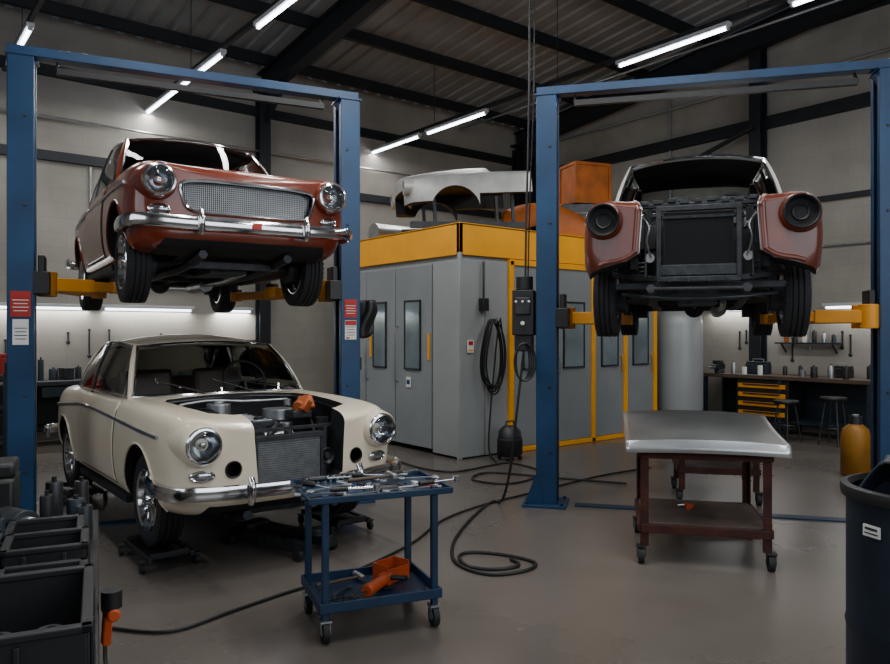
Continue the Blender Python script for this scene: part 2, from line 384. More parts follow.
def arch(y,r,z=.33):
    return [cutter(lambda mb: mb.cyl((.44,y,z),(1.2,y,z),r,n=48)),cutter(lambda mb: mb.cyl((-.44,y,z),(-1.2,y,z),r,n=48))]
WH={}
def wheel_meshes():
    t=MB(); hp=[(.205,-.07),(.222,-.084),(.26,-.092),(.292,-.09),(.313,-.08),(.321,-.062),(.321,-.044),(.311,-.041),(.311,-.034),(.321,-.031),(.321,-.006),(.311,-.004)]
    prof=hp+[(r,-h) for r,h in hp[::-1]]
    t.lathe(prof,(0,0,0),(1,0,0),48,loop=True)
    for i in range(48):
        a=2*math.pi*i/48; R=Matrix.Rotation(a,4,'X')
        for s in (-1,1):
            t.box(R@Vector((s*.072,0,.309)),(.022,.02,.018),r=R)
    WH['t']=t.obj('wheel',M_tyre)
    r=MB(); r.lathe([(.2,-.07),(.214,-.066),(.214,-.076),(.2,-.078),(.188,-.06),(.18,.02),(.2,.06),(.212,.066),(.222,.080),(.214,.092),(.198,.084),(.19,.05),(.182,.02),(.182,-.05)],(0,0,0),(1,0,0),40,loop=True)
    for i in range(28):
        a=2*math.pi*i/28; b=a+(.32 if i%2 else -.32)
        r.cyl((.06 if i%4<2 else .03,.04*math.cos(a),.04*math.sin(a)),(.045,.187*math.cos(b),.187*math.sin(b)),.005,n=5)
    r.lathe([(0,-.02),(.17,-.02),(.17,-.03),(0,-.03)],(0,0,0),(1,0,0),24,m=1)
    WH['r']=r.obj('wheel_rim',[M_chrome,M_steeld])
    h=MB(); h.lathe([(0,.098),(.018,.096),(.035,.087),(.05,.065),(.056,.03),(.056,0),(0,0)],(0,0,0),(1,0,0),20)
    h.box((.09,0,0),(.012,.10,.018)); h.box((.09,0,0),(.012,.018,.10))
    WH['h']=h.obj('hub_cap',M_chrome)
    for k,o in list(WH.items()):
        d=o.data; WH[k]=d; bpy.data.objects.remove(o)
wheel_meshes()
def add_wheels(root,zd=0,tr=.705):
    for s in(-1,1):
        for y in(AX0,AX1):
            w=bpy.data.objects.new('wheel',WH['t']); COL.objects.link(w); w.parent=root
            w.location=(s*tr,y,.321-zd); w.rotation_euler=(0,0,(0 if s>0 else math.pi)); w['label']='black tyre on a chrome wire wheel'
            for k,nm in(('r','wheel_rim'),('h','hub_cap')):
                q=bpy.data.objects.new(nm,WH[k]); COL.objects.link(q); q.parent=w
def superell(cx,cz,a,b,n,e=.5,keyst=0):
    o=[]
    for i in range(n):
        t=2*math.pi*i/n; c,s=math.cos(t),math.sin(t)
        x=a*math.copysign(abs(c)**e,c); z=b*math.copysign(abs(s)**e,s)
        x*=1+keyst*(z/b); o.append((cx+x,cz+z))
    return o
def car(label,loc,rz,paint,kind,scale=1,droof=0,roofpaint=None,droop=0):
    body=body_solid(STA,[paint,M_dark])
    bvh=BVHTree.FromPolygons([v.co.copy() for v in body.data.vertices],[list(p.vertices) for p in body.data.polygons])
    def ps(s,y,z,o=0):
        h=bvh.ray_cast(Vector((s*2,y,z)),Vector((-s,0,0)))
        if h[0] is None: return Vector((s*.8,y,z))
        n=h[1] if h[1].x*s>0 else -h[1]
        return h[0]+n*o
    def pt(x,y,o=0):
        h=bvh.ray_cast(Vector((x,y,3)),Vector((0,0,-1)))
        if h[0] is None: return Vector((x,y,.95))
        n=h[1] if h[1].z>0 else -h[1]
        return h[0]+n*o
    def pf(x,z,o=0):
        h=bvh.ray_cast(Vector((x,-2,z)),Vector((0,1,0)))
        if h[0] is None: return Vector((x,.1,z))
        n=h[1] if h[1].y<0 else -h[1]
        return h[0]+n*o
    cs=arch(AX0,.385)+arch(AX1,.365)
    cs.append(cutter(lambda mb: mb.prism([(-.62,1.42),(-.45,1.34),(.45,1.34),(.62,1.42),(.68,1.7),(.68,2.9),(.55,3.15),(-.55,3.15),(-.68,2.9),(-.68,1.7)],.42,1.6)))
    if kind!='complete':
        cs.append(cutter(lambda mb: mb.prism([(-.52,.30),(-.38,.20),(.38,.20),(.52,.30),(.56,.6),(.58,1.02),(.52,1.16),(-.52,1.16),(-.58,1.02),(-.56,.6)],.36,1.6)))
    if kind=='nohood':
        cs.append(cutter(lambda mb: mb.prismy([(-.30,.50),(-.27,.47),(.31,.47),(.34,.50),(.36,.9),(.40,1.5),(-.40,1.5),(-.33,.9)],-.3,.42)))
        for s in(-1,1): cs.append(cutter(lambda mb,s=s: mb.cyl((s*.455,-.2,.60),(s*.455,.16,.60),.05,n=24)))
    if kind=='stripped':
        cs.append(cutter(lambda mb: mb.prismy([(-.42,.3),(.42,.3),(.40,.8),(.42,.9),(.46,1.5),(-.46,1.5),(-.42,.9),(-.40,.8)],-.3,.45)))
        cs.append(cutter(lambda mb: mb.prismy([(-.81,.1),(.81,.1),(.81,.36),(.76,.40),(.64,.44),(.50,.47),(.42,.52),(-.42,.52),(-.50,.47),(-.64,.44),(-.76,.40),(-.81,.36)],-.3,.7)))
    GE,GB=.36,.122
    if kind=='complete':
        def f(mb):
            p=superell(0,.68,.50,GB,40,GE,.07)
            mb.prismy(p,-.3,.17)
        cs.append(cutter(f))
    cut(body,cs)
    body.data.shade_smooth(); body.data.set_sharp_from_angle(angle=math.radians(35))
    root=thing('car',label,'car',loc,rz,scale); body.parent=root
    rp=roofpaint or paint; dz=droof
    def wb(s): return Vector((.71*s,1.18+.2*s*s,1.0-.015*s*s))
    def wt(s): return Vector((.575*s,1.62+.12*s*s,1.405-.035*s*s+dz))
    def rb(s): return Vector((.60*s,3.42-.16*s*s,.985))
    def rt(s): return Vector((.545*s,2.95-.1*s*s,1.385-.035*s*s+dz))
    def roof(u,v):
        s=2*u-1; a=wt(s);b=rt(s); p=a.lerp(b,v); p.z+=.075*math.sin(math.pi*v)**.8*(1-.35*abs(s)**2) - .012*abs(s)**6; p.x*=1+.07*math.sin(math.pi*v); return p
    mb=MB(); mb.grid(roof,20,16); mb.obj('roof',[rp,M_liner],root,solid=.03,ang=60,inner=1)
    mb=MB(); mb.grid(lambda u,v: wb(2*u-1).lerp(wt(2*u-1),v)+Vector((0,-.035,.02))*math.sin(math.pi*v),18,8); mb.obj('windshield',M_glass,root,ang=180)
    mb=MB(); mb.grid(lambda u,v: rb(2*u-1).lerp(rt(2*u-1),v)+Vector((0,.03,.03))*math.sin(math.pi*v),18,8); mb.obj('rear_window',M_glass,root,ang=180)
    for fb,ft,nm in((wb,wt,'windshield_trim'),(rb,rt,'rear_window_trim')):
        sg=-1 if fb is wb else 1
        pts=[fb(-1+i/8)for i in range(17)]+[fb(1).lerp(ft(1),t)+Vector((0,.03*sg*math.sin(math.pi*t),.02*math.sin(math.pi*t))) for t in(.25,.5,.75)]+[ft(1-i/8) for i in range(17)]+[ft(-1).lerp(fb(-1),t)+Vector((0,.03*sg*math.sin(math.pi*t),.02*math.sin(math.pi*t))) for t in(.25,.5,.75)]
        MB().tube(pts,.012,6,closed=True).obj(nm,M_chrome,root)
    for s in(-1,1):
        A0=Vector((s*.73,1.41,.975));A1=Vector((s*.585,1.76,1.365+dz))
        MB().tube([A0+Vector((0,-.03,-.03)),A0.lerp(A1,.5)+Vector((s*.012,-.03,.015)),A1],.022,8,sm=4).obj('roof_pillar',rp,root)
        top=lambda t: Vector((s*(.585+.03*math.sin(math.pi*t)),1.77+1.0*t,1.365+dz+.04*math.sin(math.pi*t)))
        bot=lambda t: Vector((s*(.75+.015*math.sin(math.pi*t)),1.46+1.53*t,.985))
        def sg_(t0,t1,nm):
            mb=MB(); mb.grid(lambda u,v: bot(t0+(t1-t0)*u).lerp(top(t0+(t1-t0)*u),v)+Vector((s*.02*math.sin(math.pi*v),0,0)),8,6); return mb.obj(nm,M_glass,root,ang=180)
        sg_(0.02,.60,'door_window'); sg_(.63,.985,'quarter_window')
        pts=[bot(i/8) for i in range(9)]+[bot(1).lerp(top(1),.5)+Vector((s*.02,.02,0))]+[top(1-i/8) for i in range(9)]+[bot(0).lerp(top(0),.5)+Vector((s*.02,0,0))]
        MB().tube(pts,.010,6,closed=True).obj('side_window_trim',M_chrome,root)
        mb=MB(); mb.tube([bot(.615)+Vector((0,0,-.02)),bot(.615).lerp(top(.615),.5)+Vector((s*.02,0,0)),top(.615)],.014,6,sm=4); mb.obj('window_divider',M_steeld,root)
        def sail(u,v,o=0):
            a=bot(1).lerp(top(1),v)+Vector((s*.02*math.sin(math.pi*v),0,0)); b_=rb(s*1).lerp(rt(s*1),v)+Vector((0,.03,.03))*math.sin(math.pi*v)
            a.z-=.03*(1-v); b_.z-=.03*(1-v)
            p=a.lerp(b_,u); p+=Vector((s*.045,.02,.0))*math.sin(math.pi*u); p.x-=s*o; return p
        MB().grid(sail,10,10).obj('rear_pillar',rp,root,ang=180)
        MB().grid(lambda u,v:sail(.02+.96*u,.02+.96*v,.012),10,10).obj('pillar_lining',M_liner,root,ang=180)
        ed=[0,.006,.012]+[.03+.94*i/12 for i in range(13)]+[.988,.994,1]
        def door(u,v):
            y=1.43+1.10*u; z=.345+.61*v
            e=min(u,1-u,v,1-v); return ps(s,y,z,.009 if e>.008 else(.006 if e>.003 else -.004))
        d=MB().grid(door,0,0,us=ed,vs_=ed).obj('door',paint,root,ang=60)
        fr=[ps(s,1.425+1.11*t,.34,.001) for t in[i/10 for i in range(11)]]+[ps(s,2.535,.34+.62*t,.001) for t in[i/8 for i in range(9)]]
        fr2=[ps(s,1.425,.96-.62*t,.001) for t in[i/8 for i in range(9)]]
        MB().tube(fr,.0045,5).tube(fr2,.0045,5).obj('door_seam',M_blk,root)
        MB().tube([ps(s,2.29,.86,.0),ps(s,2.30,.86,.02),ps(s,2.44,.86,.02),ps(s,2.45,.86,0)],.009,8).obj('door_handle',M_chrome,d,label='chrome door handle')
        tp=[ps(s,.36+3.5*i/28,.80+.05*min(1,i/14)-(.10*max(0,(i-18)/10)),.008) for i in range(29)]
        MB().sweep(tp,[(-.008,-.012),(.006,-.012),(.010,0),(.006,.012),(-.008,.012)]).obj('side_trim',M_steel,root)
        for yc,r in((AX0,.390),(AX1,.370)):
            pts=[]
            for i in range(25):
                a=math.pi*(-.06+1.12*i/24); y=yc+r*math.cos(a); z=.33+r*math.sin(a)
                if z>(.30 if kind!='stripped' or y>AX0 else .38): pts.append(ps(s,y,z,.002))
            MB().tube(pts,.009,6).obj('wheel_arch_lip',paint,root)
    for s in(-1,1):
        hxp=s*HX; hz=HZ; y0=.040
        mb=MB()
        mb.lathe([(.113,-.055),(.121,-.056),(.128,-.044),(.136,.0),(.148,.08),(.160,.22),(.162,.34),(.118,.36),(.118,.0)],(hxp,y0,hz),(0,1,0),32,loop=True); mb.obj('headlight_housing',paint,root,ang=60)
        if kind=='stripped':
            mb=MB(); mb.lathe([(0,-.01),(.09,-.01),(.110,-.03),(.113,-.05),(.119,-.062),(.122,-.05)],(hxp,y0,hz),(0,1,0),32); mb.obj('headlight_opening',M_blk,root,label='empty black headlight bucket')
            mb=MB(); mb.lathe([(.108,-.060),(.114,-.066),(.118,-.060),(.114,-.05)],(hxp,y0,hz),(0,1,0),32,loop=True); mb.obj('headlight_ring',M_steeld,root)
            mb=MB(); mb.lathe([(.045,-.018),(.055,-.024),(.06,-.018),(.055,-.012)],(hxp,y0,hz),(0,1,0),24,loop=True); mb.obj('headlight_socket',M_black,root)
        else:
            hl=MB().lathe([(.092,-.062),(.100,-.072),(.112,-.069),(.122,-.052),(.122,-.04),(.098,-.045)],(hxp,y0,hz),(0,1,0),36,loop=True).obj('headlight',M_chrome,root,label='round headlight with chrome rim')
            MB().lathe([(0,.03),(.03,.025),(.07,-.01),(.095,-.055),(.118,-.05),(.11,-.02),(.03,.04),(0,.04)],(hxp,y0,hz),(0,1,0),32).obj('headlight_reflector',M_lens,hl)
            mb=MB(); mb.lathe([(0,-.088),(.04,-.084),(.075,-.075),(.095,-.06)],(hxp,y0,hz),(0,1,0),32)
            mb.obj('headlight_lens',M_lglass,hl)
            mb=MB()
            mb.lathe([(0,-.035),(.017,-.03),(.017,0),(0,0)],(hxp,y0-.01,hz),(0,1,0),16)
            mb.obj('headlight_bulb',M_lens,hl)
        if kind!='stripped':
            q=pf(s*.655,.575); n=24
            P1=[(q.x+.07*math.cos(2*math.pi*i/n),q.z+.032*math.sin(2*math.pi*i/n)) for i in range(n)]
            ring=[Vector((x,min(pf(x,z).y,.2)-.014,z)) for x,z in P1]
            ts=MB().tube(ring,.008,6,closed=True).obj('turn_signal',M_chrome,root,label='oval chrome turn signal')
            mb=MB(); mb.add([v+Vector((0,.008,0)) for v in ring]+[Vector((q.x,q.y-.035,q.z))],[(i,(i+1)%n,n) for i in range(n)]); mb.obj('turn_signal_lens',M_lens,ts,ang=80)
    sec=[(.0,-.048),(.018,-.043),(.026,-.02),(.026,.02),(.018,.043),(0,.048),(-.012,.03),(-.012,-.03)]
    if kind!='stripped':
        zb=.475
        pth=[(-.865,.46,zb+.01),(-.875,.26,zb+.01),(-.855,.08,zb+.01),(-.76,-.03,zb+.01),(-.5,-.085,zb),(-.2,-.11,zb-.005),(0,-.115,zb-.005),(.2,-.11,zb-.005),(.5,-.085,zb),(.76,-.03,zb+.01),(.855,.08,zb+.01),(.875,.26,zb+.01),(.865,.46,zb+.01)]
        bm_=MB().sweep(pth,sec,sm=5).obj('front_bumper',M_chrome,root,ang=50,label='curved chrome front bumper')
        for s in(-1,1):
            MB().tube([(s*.40,-.115,.40),(s*.40,-.145,.45),(s*.40,-.145,.51),(s*.40,-.115,.56)],.022,10,sm=4).obj('bumper_guard',M_chrome,bm_)
            MB().beam((s*.40,-.10,.46),(s*.40,.15,.44),.05,.04).obj('bumper_bracket',M_steeld,bm_)
        if kind=='complete':
            MB().box((0,-.148,.47),(.07,.012,.045)).obj('badge',M_redl,bm_,bevel=.004,label='small red badge')
    pth=[(-.855,3.8,.47),(-.84,4.05,.47),(-.7,4.2,.47),(-.3,4.27,.47),(.3,4.27,.47),(.7,4.2,.47),(.84,4.05,.47),(.855,3.8,.47)]
    MB().sweep(pth,[(-a,b_) for a,b_ in sec],sm=5).obj('rear_bumper',M_chrome,root,ang=50)
    for s in(-1,1): MB().sph((s*.6,4.1,.72),.06,sc=(1,.6,1.4)).obj('tail_light',M_redl,root)
    for s in(-1,1):
        mb=MB(); mb.box((s*.33,2.05,.62),(.46,.5,.16)); mb.box((s*.33,2.33,.90),(.46,.13,.5),r=(-.22,0,0)); mb.obj('seat',M_seat,root,bevel=.04,seg=3)
    mb=MB(); mb.box((0,2.85,.6),(1.1,.4,.16)); mb.box((0,3.03,.84),(1.1,.12,.42),r=(-.3,0,0)); mb.obj('rear_seat',M_seat,root,bevel=.04,seg=3)
    mb=MB(); mb.box((0,1.45,.93),(1.26,.2,.12)); mb.cyl((.33,1.55,.95),(.33,1.56,.95),.05); mb.obj('dashboard',M_blk,root,bevel=.03)
    mb=MB(); R=Matrix.Translation((.33,1.70,1.06))@Matrix.Rotation(math.radians(62),4,'X')
    mb.M=R; mb.tube([(.19*math.cos(2*math.pi*i/28),.19*math.sin(2*math.pi*i/28),0) for i in range(28)],.014,8,closed=True); mb.beam((-.185,0,0),(.185,0,-.0),.02,.008); mb.beam((0,0,0),(0,-.185,0),.02,.008); mb.cyl((0,0,-.25),(0,0,.01),.02); mb.obj('steering_wheel',M_black,root)
    for s in(-.3,.25):
        a=wb(s)+Vector((0,-.02,.01)); b_=wb(s-.45).lerp(wt(s-.45),.2)+Vector((0,-.04,.03)); MB().tube([a,b_],.005,6).obj('wiper',M_steeld,root)
    mb=MB()
    for s in(-1,1):
        mb.tube([(s*.33,.1,.27),(s*.33,.6,.22),(s*.36,1.3,.20),(s*.36,2.7,.20),(s*.36,3.2,.28),(s*.36,3.9,.32)],.035,6,sm=3)
        mb.beam((s*.3,AX0-.12,.30-droop*.5),(s*.62,AX0,.30-droop),.04,.03); mb.beam((s*.3,AX0+.14,.30-droop*.5),(s*.62,AX0,.30-droop),.04,.03)
        pts=[]
        for i in range(57):
            a=i*2*math.pi/8; pts.append((s*.47+.055*math.cos(a),AX0+.055*math.sin(a),.27+.25*i/56))
        mb.tube(pts,.009,5)
        mb.cyl((s*.5,AX1,.30-droop),(s*.64,AX1,.30-droop),.1,n=20); mb.cyl((s*.55,AX0,.32-droop),(s*.64,AX0,.32-droop),.12,n=20)
        mb.beam((s*.5,AX1-.6,.28),(s*.5,AX1+.5,.3),.05,.02)
        mb.box((s*.76,2.0,.235),(.06,1.5,.05))
    for y in(.45,1.25,2.1,2.9): mb.beam((-.36,y,.22),(.36,y,.22),.07,.05)
    mb.cyl((-.6,AX1,.31-droop),(.6,AX1,.31-droop),.035); mb.sph((0,AX1,.31-droop),.11)
    mb.cyl((0,1.4,.26),(0,AX1-.1,.29-droop*.7),.03); mb.box((0,.85,.24),(.3,.55,.14)); mb.box((0,1.3,.26),(.22,.5,.13))
    mb.tube([(.2,.8,.2),(.22,1.4,.17),(.22,2.0,.17),(.25,2.9,.19),(.5,3.3,.25),(.5,4.15,.27)],.025,8,m=1,sm=4); mb.cyl((.22,2.1,.17),(.22,2.65,.17),.07,m=1)
    mb.obj('chassis',[M_iron,M_steel],root,label='dark oily chassis rails, axle and exhaust')
    add_wheels(root,droop)
    if kind=='complete':
        ed=[0,.006,.012]+[.03+.94*i/14 for i in range(15)]+[.988,.994,1]
        def hood(u,v):
            y=.15+1.0*v; x=(2*u-1)*(.50+.08*v); y+= .05*(abs(2*u-1)**3)*(1-v)*2
            e=min(u,1-u,v,1-v); return pt(x,y,.009 if e>.008 else(.006 if e>.003 else -.004))
        MB().grid(hood,0,0,us=ed,vs_=ed).obj('hood',paint,root,ang=60)
        hp=[pt((2*u-1)*.585,1.16,.001) for u in[i/12 for i in range(13)]]
        l1=[pt(-(.505+.08*t),.15+1.01*t+.1*(1-t),.001) for t in[i/12 for i in range(13)]]; l2=[Vector((-p.x,p.y,p.z)) for p in l1]
        MB().tube(hp,.0045,5).tube(l1,.0045,5).tube(l2,.0045,5).obj('hood_seam',M_blk,root)
        MB().tube([pt(0,.14+1.0*i/12,.012) for i in range(13)],.006,6).obj('hood_trim',M_chrome,root)
        sp=superell(0,.68,.50,GB,56,GE,.07)
        g=MB().tube([Vector((x,min(pf(x,z).y,.16)-.012,z)) for x,z in sp],.013,8,closed=True).obj('grille_surround',M_chrome,root)
        mb=MB()
        for i in range(-34,35):
            x=i*.0145; h=.112 if abs(x)<.44 else .112*(1-((abs(x)-.44)/.09)**2*.6)
            yb=.04+.1*(abs(x)/.8)**2.2
            mb.box((x,yb,.68),(.0035,.008,2*h))
        for j in range(-7,8):
            z=.68+j*.0155; w=.495-(.02 if abs(j)>6 else 0)-(.02 if j<0 else 0)
            mb.tube([(w*(-1+i/8),.038+.1*(abs(w*(-1+i/8))/.8)**2.2,z) for i in range(17)],.0028,5)
        mb.obj('grille_mesh',M_steel,g)
        mb=MB(); mb.box((0,.155,.68),(.95,.01,.2)); mb.obj('radiator',M_blk,root)
    else:
        mb=MB()
        mb.box((0,.78,.58),(.30,.52,.26)); mb.box((-.02,.78,.77),(.17,.50,.12)); mb.cyl((-.02,.62,.84),(-.02,.62,.86),.035)
        for i in range(6): mb.box((-.02,.56+.088*i,.835),(.15,.018,.012),m=1)
        mb.cyl((.2,.62,.6),(.2,.62,.80),.05,m=1); mb.cyl((.2,.82,.6),(.2,.82,.80),.05,m=1)
        mb.cyl((.22,.80,.81),(.22,.80,.89),.12,n=24,m=1)
        mb.tube([(.0,.5,.78),(.02,.4,.81),(-.05,.32,.79),(-.12,.28,.70)],.025,8,m=2,sm=4)
        mb.tube([(.3,1.05,.83),(.35,.9,.89),(.38,.6,.83),(.33,.4,.73)],.012,6,m=2,sm=4)
        mb.tube([(-.4,1.05,.88),(-.3,.9,.91),(-.2,.85,.85),(-.1,.8,.85)],.008,6,m=2,sm=4)
        for i in range(4): mb.tube([(-.09,.6+.1*i,.79),(-.16,.62+.08*i,.83),(-.24,.72,.79-.01*i)],.006,6,m=2,sm=4)
        mb.cyl((-.24,.7,.58),(-.24,.7,.80),.045,m=2)
        mb.cyl((0,.46,.55),(0,.48,.55),.07,m=1)
        for i in range(5):
            a=2*math.pi*i/5; mb.beam((.02*math.cos(a),.43,.58+.02*math.sin(a)),(.15*math.cos(a),.43,.58+.15*math.sin(a)),.006,.06,m=1)
        mb.obj('engine',[M_iron,M_steel,M_black],root,bevel=.006)
        mb=MB(); mb.box((-.42,.95,.74),(.2,.18,.2)); mb.cyl((-.46,.95,.84),(-.46,.95,.86),.012,m=1); mb.cyl((-.38,.95,.84),(-.38,.95,.86),.012,m=1); mb.obj('battery',[M_black,M_steel],root,bevel=.008)
        mb=MB(); mb.cyl((.4,1.05,.84),(.4,.9,.84),.035); mb.cyl((.4,1.0,.87),(.4,1.0,.94),.03); mb.obj('brake_cylinder',M_steel,root)
        mb=MB(); mb.cyl((.42,.45,.62),(.42,.45,.84),.05); mb.obj('washer_bottle',M_steeld,root)
        mb=MB()
        for s in(-1,1): mb.tube([(s*.50,.34,.89),(s*.545,.6,.91),(s*.565,1.0,.93),(s*.51,1.14,.95)],.010,6,sm=4)
        mb.tube([(-.51,1.14,.95),(0,1.17,.97),(.51,1.14,.95)],.010,6,sm=4); mb.obj('bay_seal',M_steeld,root)
    if kind=='nohood':
        mb=MB(); mb.box((-.03,.11,.61),(.48,.045,.29),m=1)
        for x in(-.275,.215): mb.box((x,.11,.61),(.02,.07,.33))
        mb.box((-.03,.11,.77),(.51,.08,.035)); mb.box((-.03,.11,.445),(.51,.08,.035))
        for i in range(18): mb.box((-.03,.085,.475+.0155*i),(.47,.006,.003),m=0)
        mb.cyl((-.03,.11,.785),(-.03,.11,.81),.03); mb.obj('radiator',[M_steeld,M_rad],root,bevel=.004)
        MB().beam((-.36,.22,.81),(.40,.22,.81),.04,.02).beam((.28,.17,.44),(.28,.17,.81),.025,.03).obj('radiator_support',M_iron,root)
        MB().lathe([(0,.0),(.02,0),(.03,.02),(.055,.0),(.06,.012),(.03,.05),(0,.06)],(.285,.12,.60),(0,1,0),20).obj('horn',M_steeld,root)
        for s in(-1,1):
            p=pf(s*.455,.60); MB().lathe([(.046,0.0),(.054,-.008),(.06,.004),(.05,.02)],(s*.455,p.y,.60),(0,1,0),24,loop=True).obj('intake_ring',M_black,root)
        mb=MB(); mb.box((.32,.56,.93),(.10,.1,.1),r=(.3,.5,.6)); mb.cyl((.26,.54,.92),(.40,.66,.96),.045); mb.cyl((.38,.54,.90),(.38,.60,.99),.03); mb.box((.30,.6,.86),(.16,.14,.06),m=1); mb.obj('carburetor',[M_copper,M_iron],root,bevel=.01,label='rust-orange carburetor part')
        MB().cyl((-.2,.95,.86),(-.2,.95,.94),.09).cyl((-.2,.95,.94),(-.2,.95,.96),.04).obj('air_filter',M_steel,root,bevel=.005)
        MB().box((-.42,.6,.88),(.1,.14,.08),r=(0,0,.4)).obj('coil_box',M_steeld,root,bevel=.005)
        MB().box((-.36,.42,.78),(.12,.1,.14)).obj('regulator',M_iron,root,bevel=.005)
        MB().cyl((-.10,.36,.74),(.12,.36,.74),.035).obj('water_pipe',M_steel,root)
        MB().tube([(-.45,1.1,.93),(-.2,1.13,.95),(.1,1.12,.93),(.45,1.1,.93)],.012,8,sm=5).obj('heater_pipe',M_steel,root)
    if kind=='stripped':
        mb=MB()
        for x in(-.275,.275): mb.box((x,.10,.59),(.035,.045,.52))
        for x in(-.37,.37): mb.box((x,.16,.60),(.02,.04,.50))
        for z in(.335,.85): mb.box((0,.10,z),(.58,.045,.04))
        mb.box((0,.10,.40),(.53,.03,.08)); mb.box((0,.12,.79),(.52,.03,.03))
        mb.beam((-.275,.14,.85),(-.46,.55,.90),.03,.03); mb.beam((.275,.14,.85),(.46,.55,.90),.03,.03)
        mb.beam((-.28,.12,.34),(-.62,.45,.40),.05,.04); mb.beam((.28,.12,.34),(.62,.45,.40),.05,.04)
        for x in(-.2,-.07,.07,.2): mb.cyl((x,.08,.34),(x,.08,.31),.012)
        mb.obj('radiator_frame',M_iron,root,bevel=.006)
        mb=MB(); mb.box((0,.14,.60),(.48,.03,.36))
        for i in range(22): mb.box((0,.122,.43+.0155*i),(.46,.006,.003))
        mb.box((0,.14,.80),(.48,.06,.04)); mb.obj('radiator',M_blk,root)
        for s in(-1,1):
            edge=[pf(s*(.43-.02*min(1,i/8)),.53+.33*i/10,-.012)+Vector((s*.012,0,0)) for i in range(11)]+[pt(s*(.432+.01*i/5),.06+.06*i,-.014)+Vector((s*.012,0,0)) for i in range(1,7)]
            MB().tube(edge,.024,10,sm=2).obj('fender_edge',paint,root)
            MB().tube([p+Vector((-s*.026,.004,0)) for p in edge],.006,6,sm=2).obj('opening_trim',M_steel,root)
            low=[pf(s*x,z,-.006)+Vector((0,0,.006)) for x,z in((.43,.535),(.50,.488),(.57,.468),(.64,.458),(.70,.44))]
            MB().tube(low,.02,10,sm=3).obj('fender_lower_lip',paint,root)
            mb=MB()
            mb.box((s*.46,.30,.62),(.04,.3,.40)); mb.box((s*.35,.16,.80),(.05,.04,.10)); mb.cyl((s*.34,.14,.50),(s*.34,.20,.50),.035,m=1)
            mb.tube([(s*.39,.12,.8),(s*.34,.08,.72),(s*.36,.10,.62),(s*.33,.14,.5)],.007,6,m=1,sm=4); mb.obj('inner_fender',[M_dark,M_steel],root)
        mb=MB()
        mb.beam((-.46,.26,.90),(.46,.26,.90),.05,.03)
        for i in range(9): mb.box((-.38+.095*i,.25,.92+.006*(i%3)),(.05+.015*(i%2),.06,.03),m=i%2)
        mb.cyl((-.15,.3,.91),(-.15,.3,.96),.05,m=1); mb.cyl((.2,.32,.91),(.2,.32,.95),.06)
        mb.obj('hood_latch_panel',[M_steeld,M_iron],root,bevel=.004)
        mb=MB(); mb.beam((-.60,.30,.30),(.60,.30,.30),.05,.05); mb.beam((-.3,.02,.26),(.3,.02,.26),.12,.02)
        mb.tube([(-.55,.35,.24),(-.25,.08,.20),(.25,.08,.20),(.55,.35,.24)],.014,6,m=1,sm=4); mb.obj('front_crossmember',[M_iron,M_steeld],root,bevel=.005)
    return root
CX=2.33
white=car('cream white classic coupe with its hood removed, on wheel dollies',(CX,4.55,.11),0,M_white,'nohood')
RRZ=math.radians(-5.5)
red=car('rust red classic coupe with chrome bumper raised on the blue lift',(2.304,5.296,1.91),RRZ,M_red,'complete',droop=.08,droof=.08)
nx,ny=st(1.80,5.22)
SRZ=math.radians(-56.5)
strip=car('dark red stripped coupe without hood or grille, raised on the lift',(nx,ny,1.65),SRZ,M_maroon,'stripped',1.0,.16,M_roofw,droop=.09)

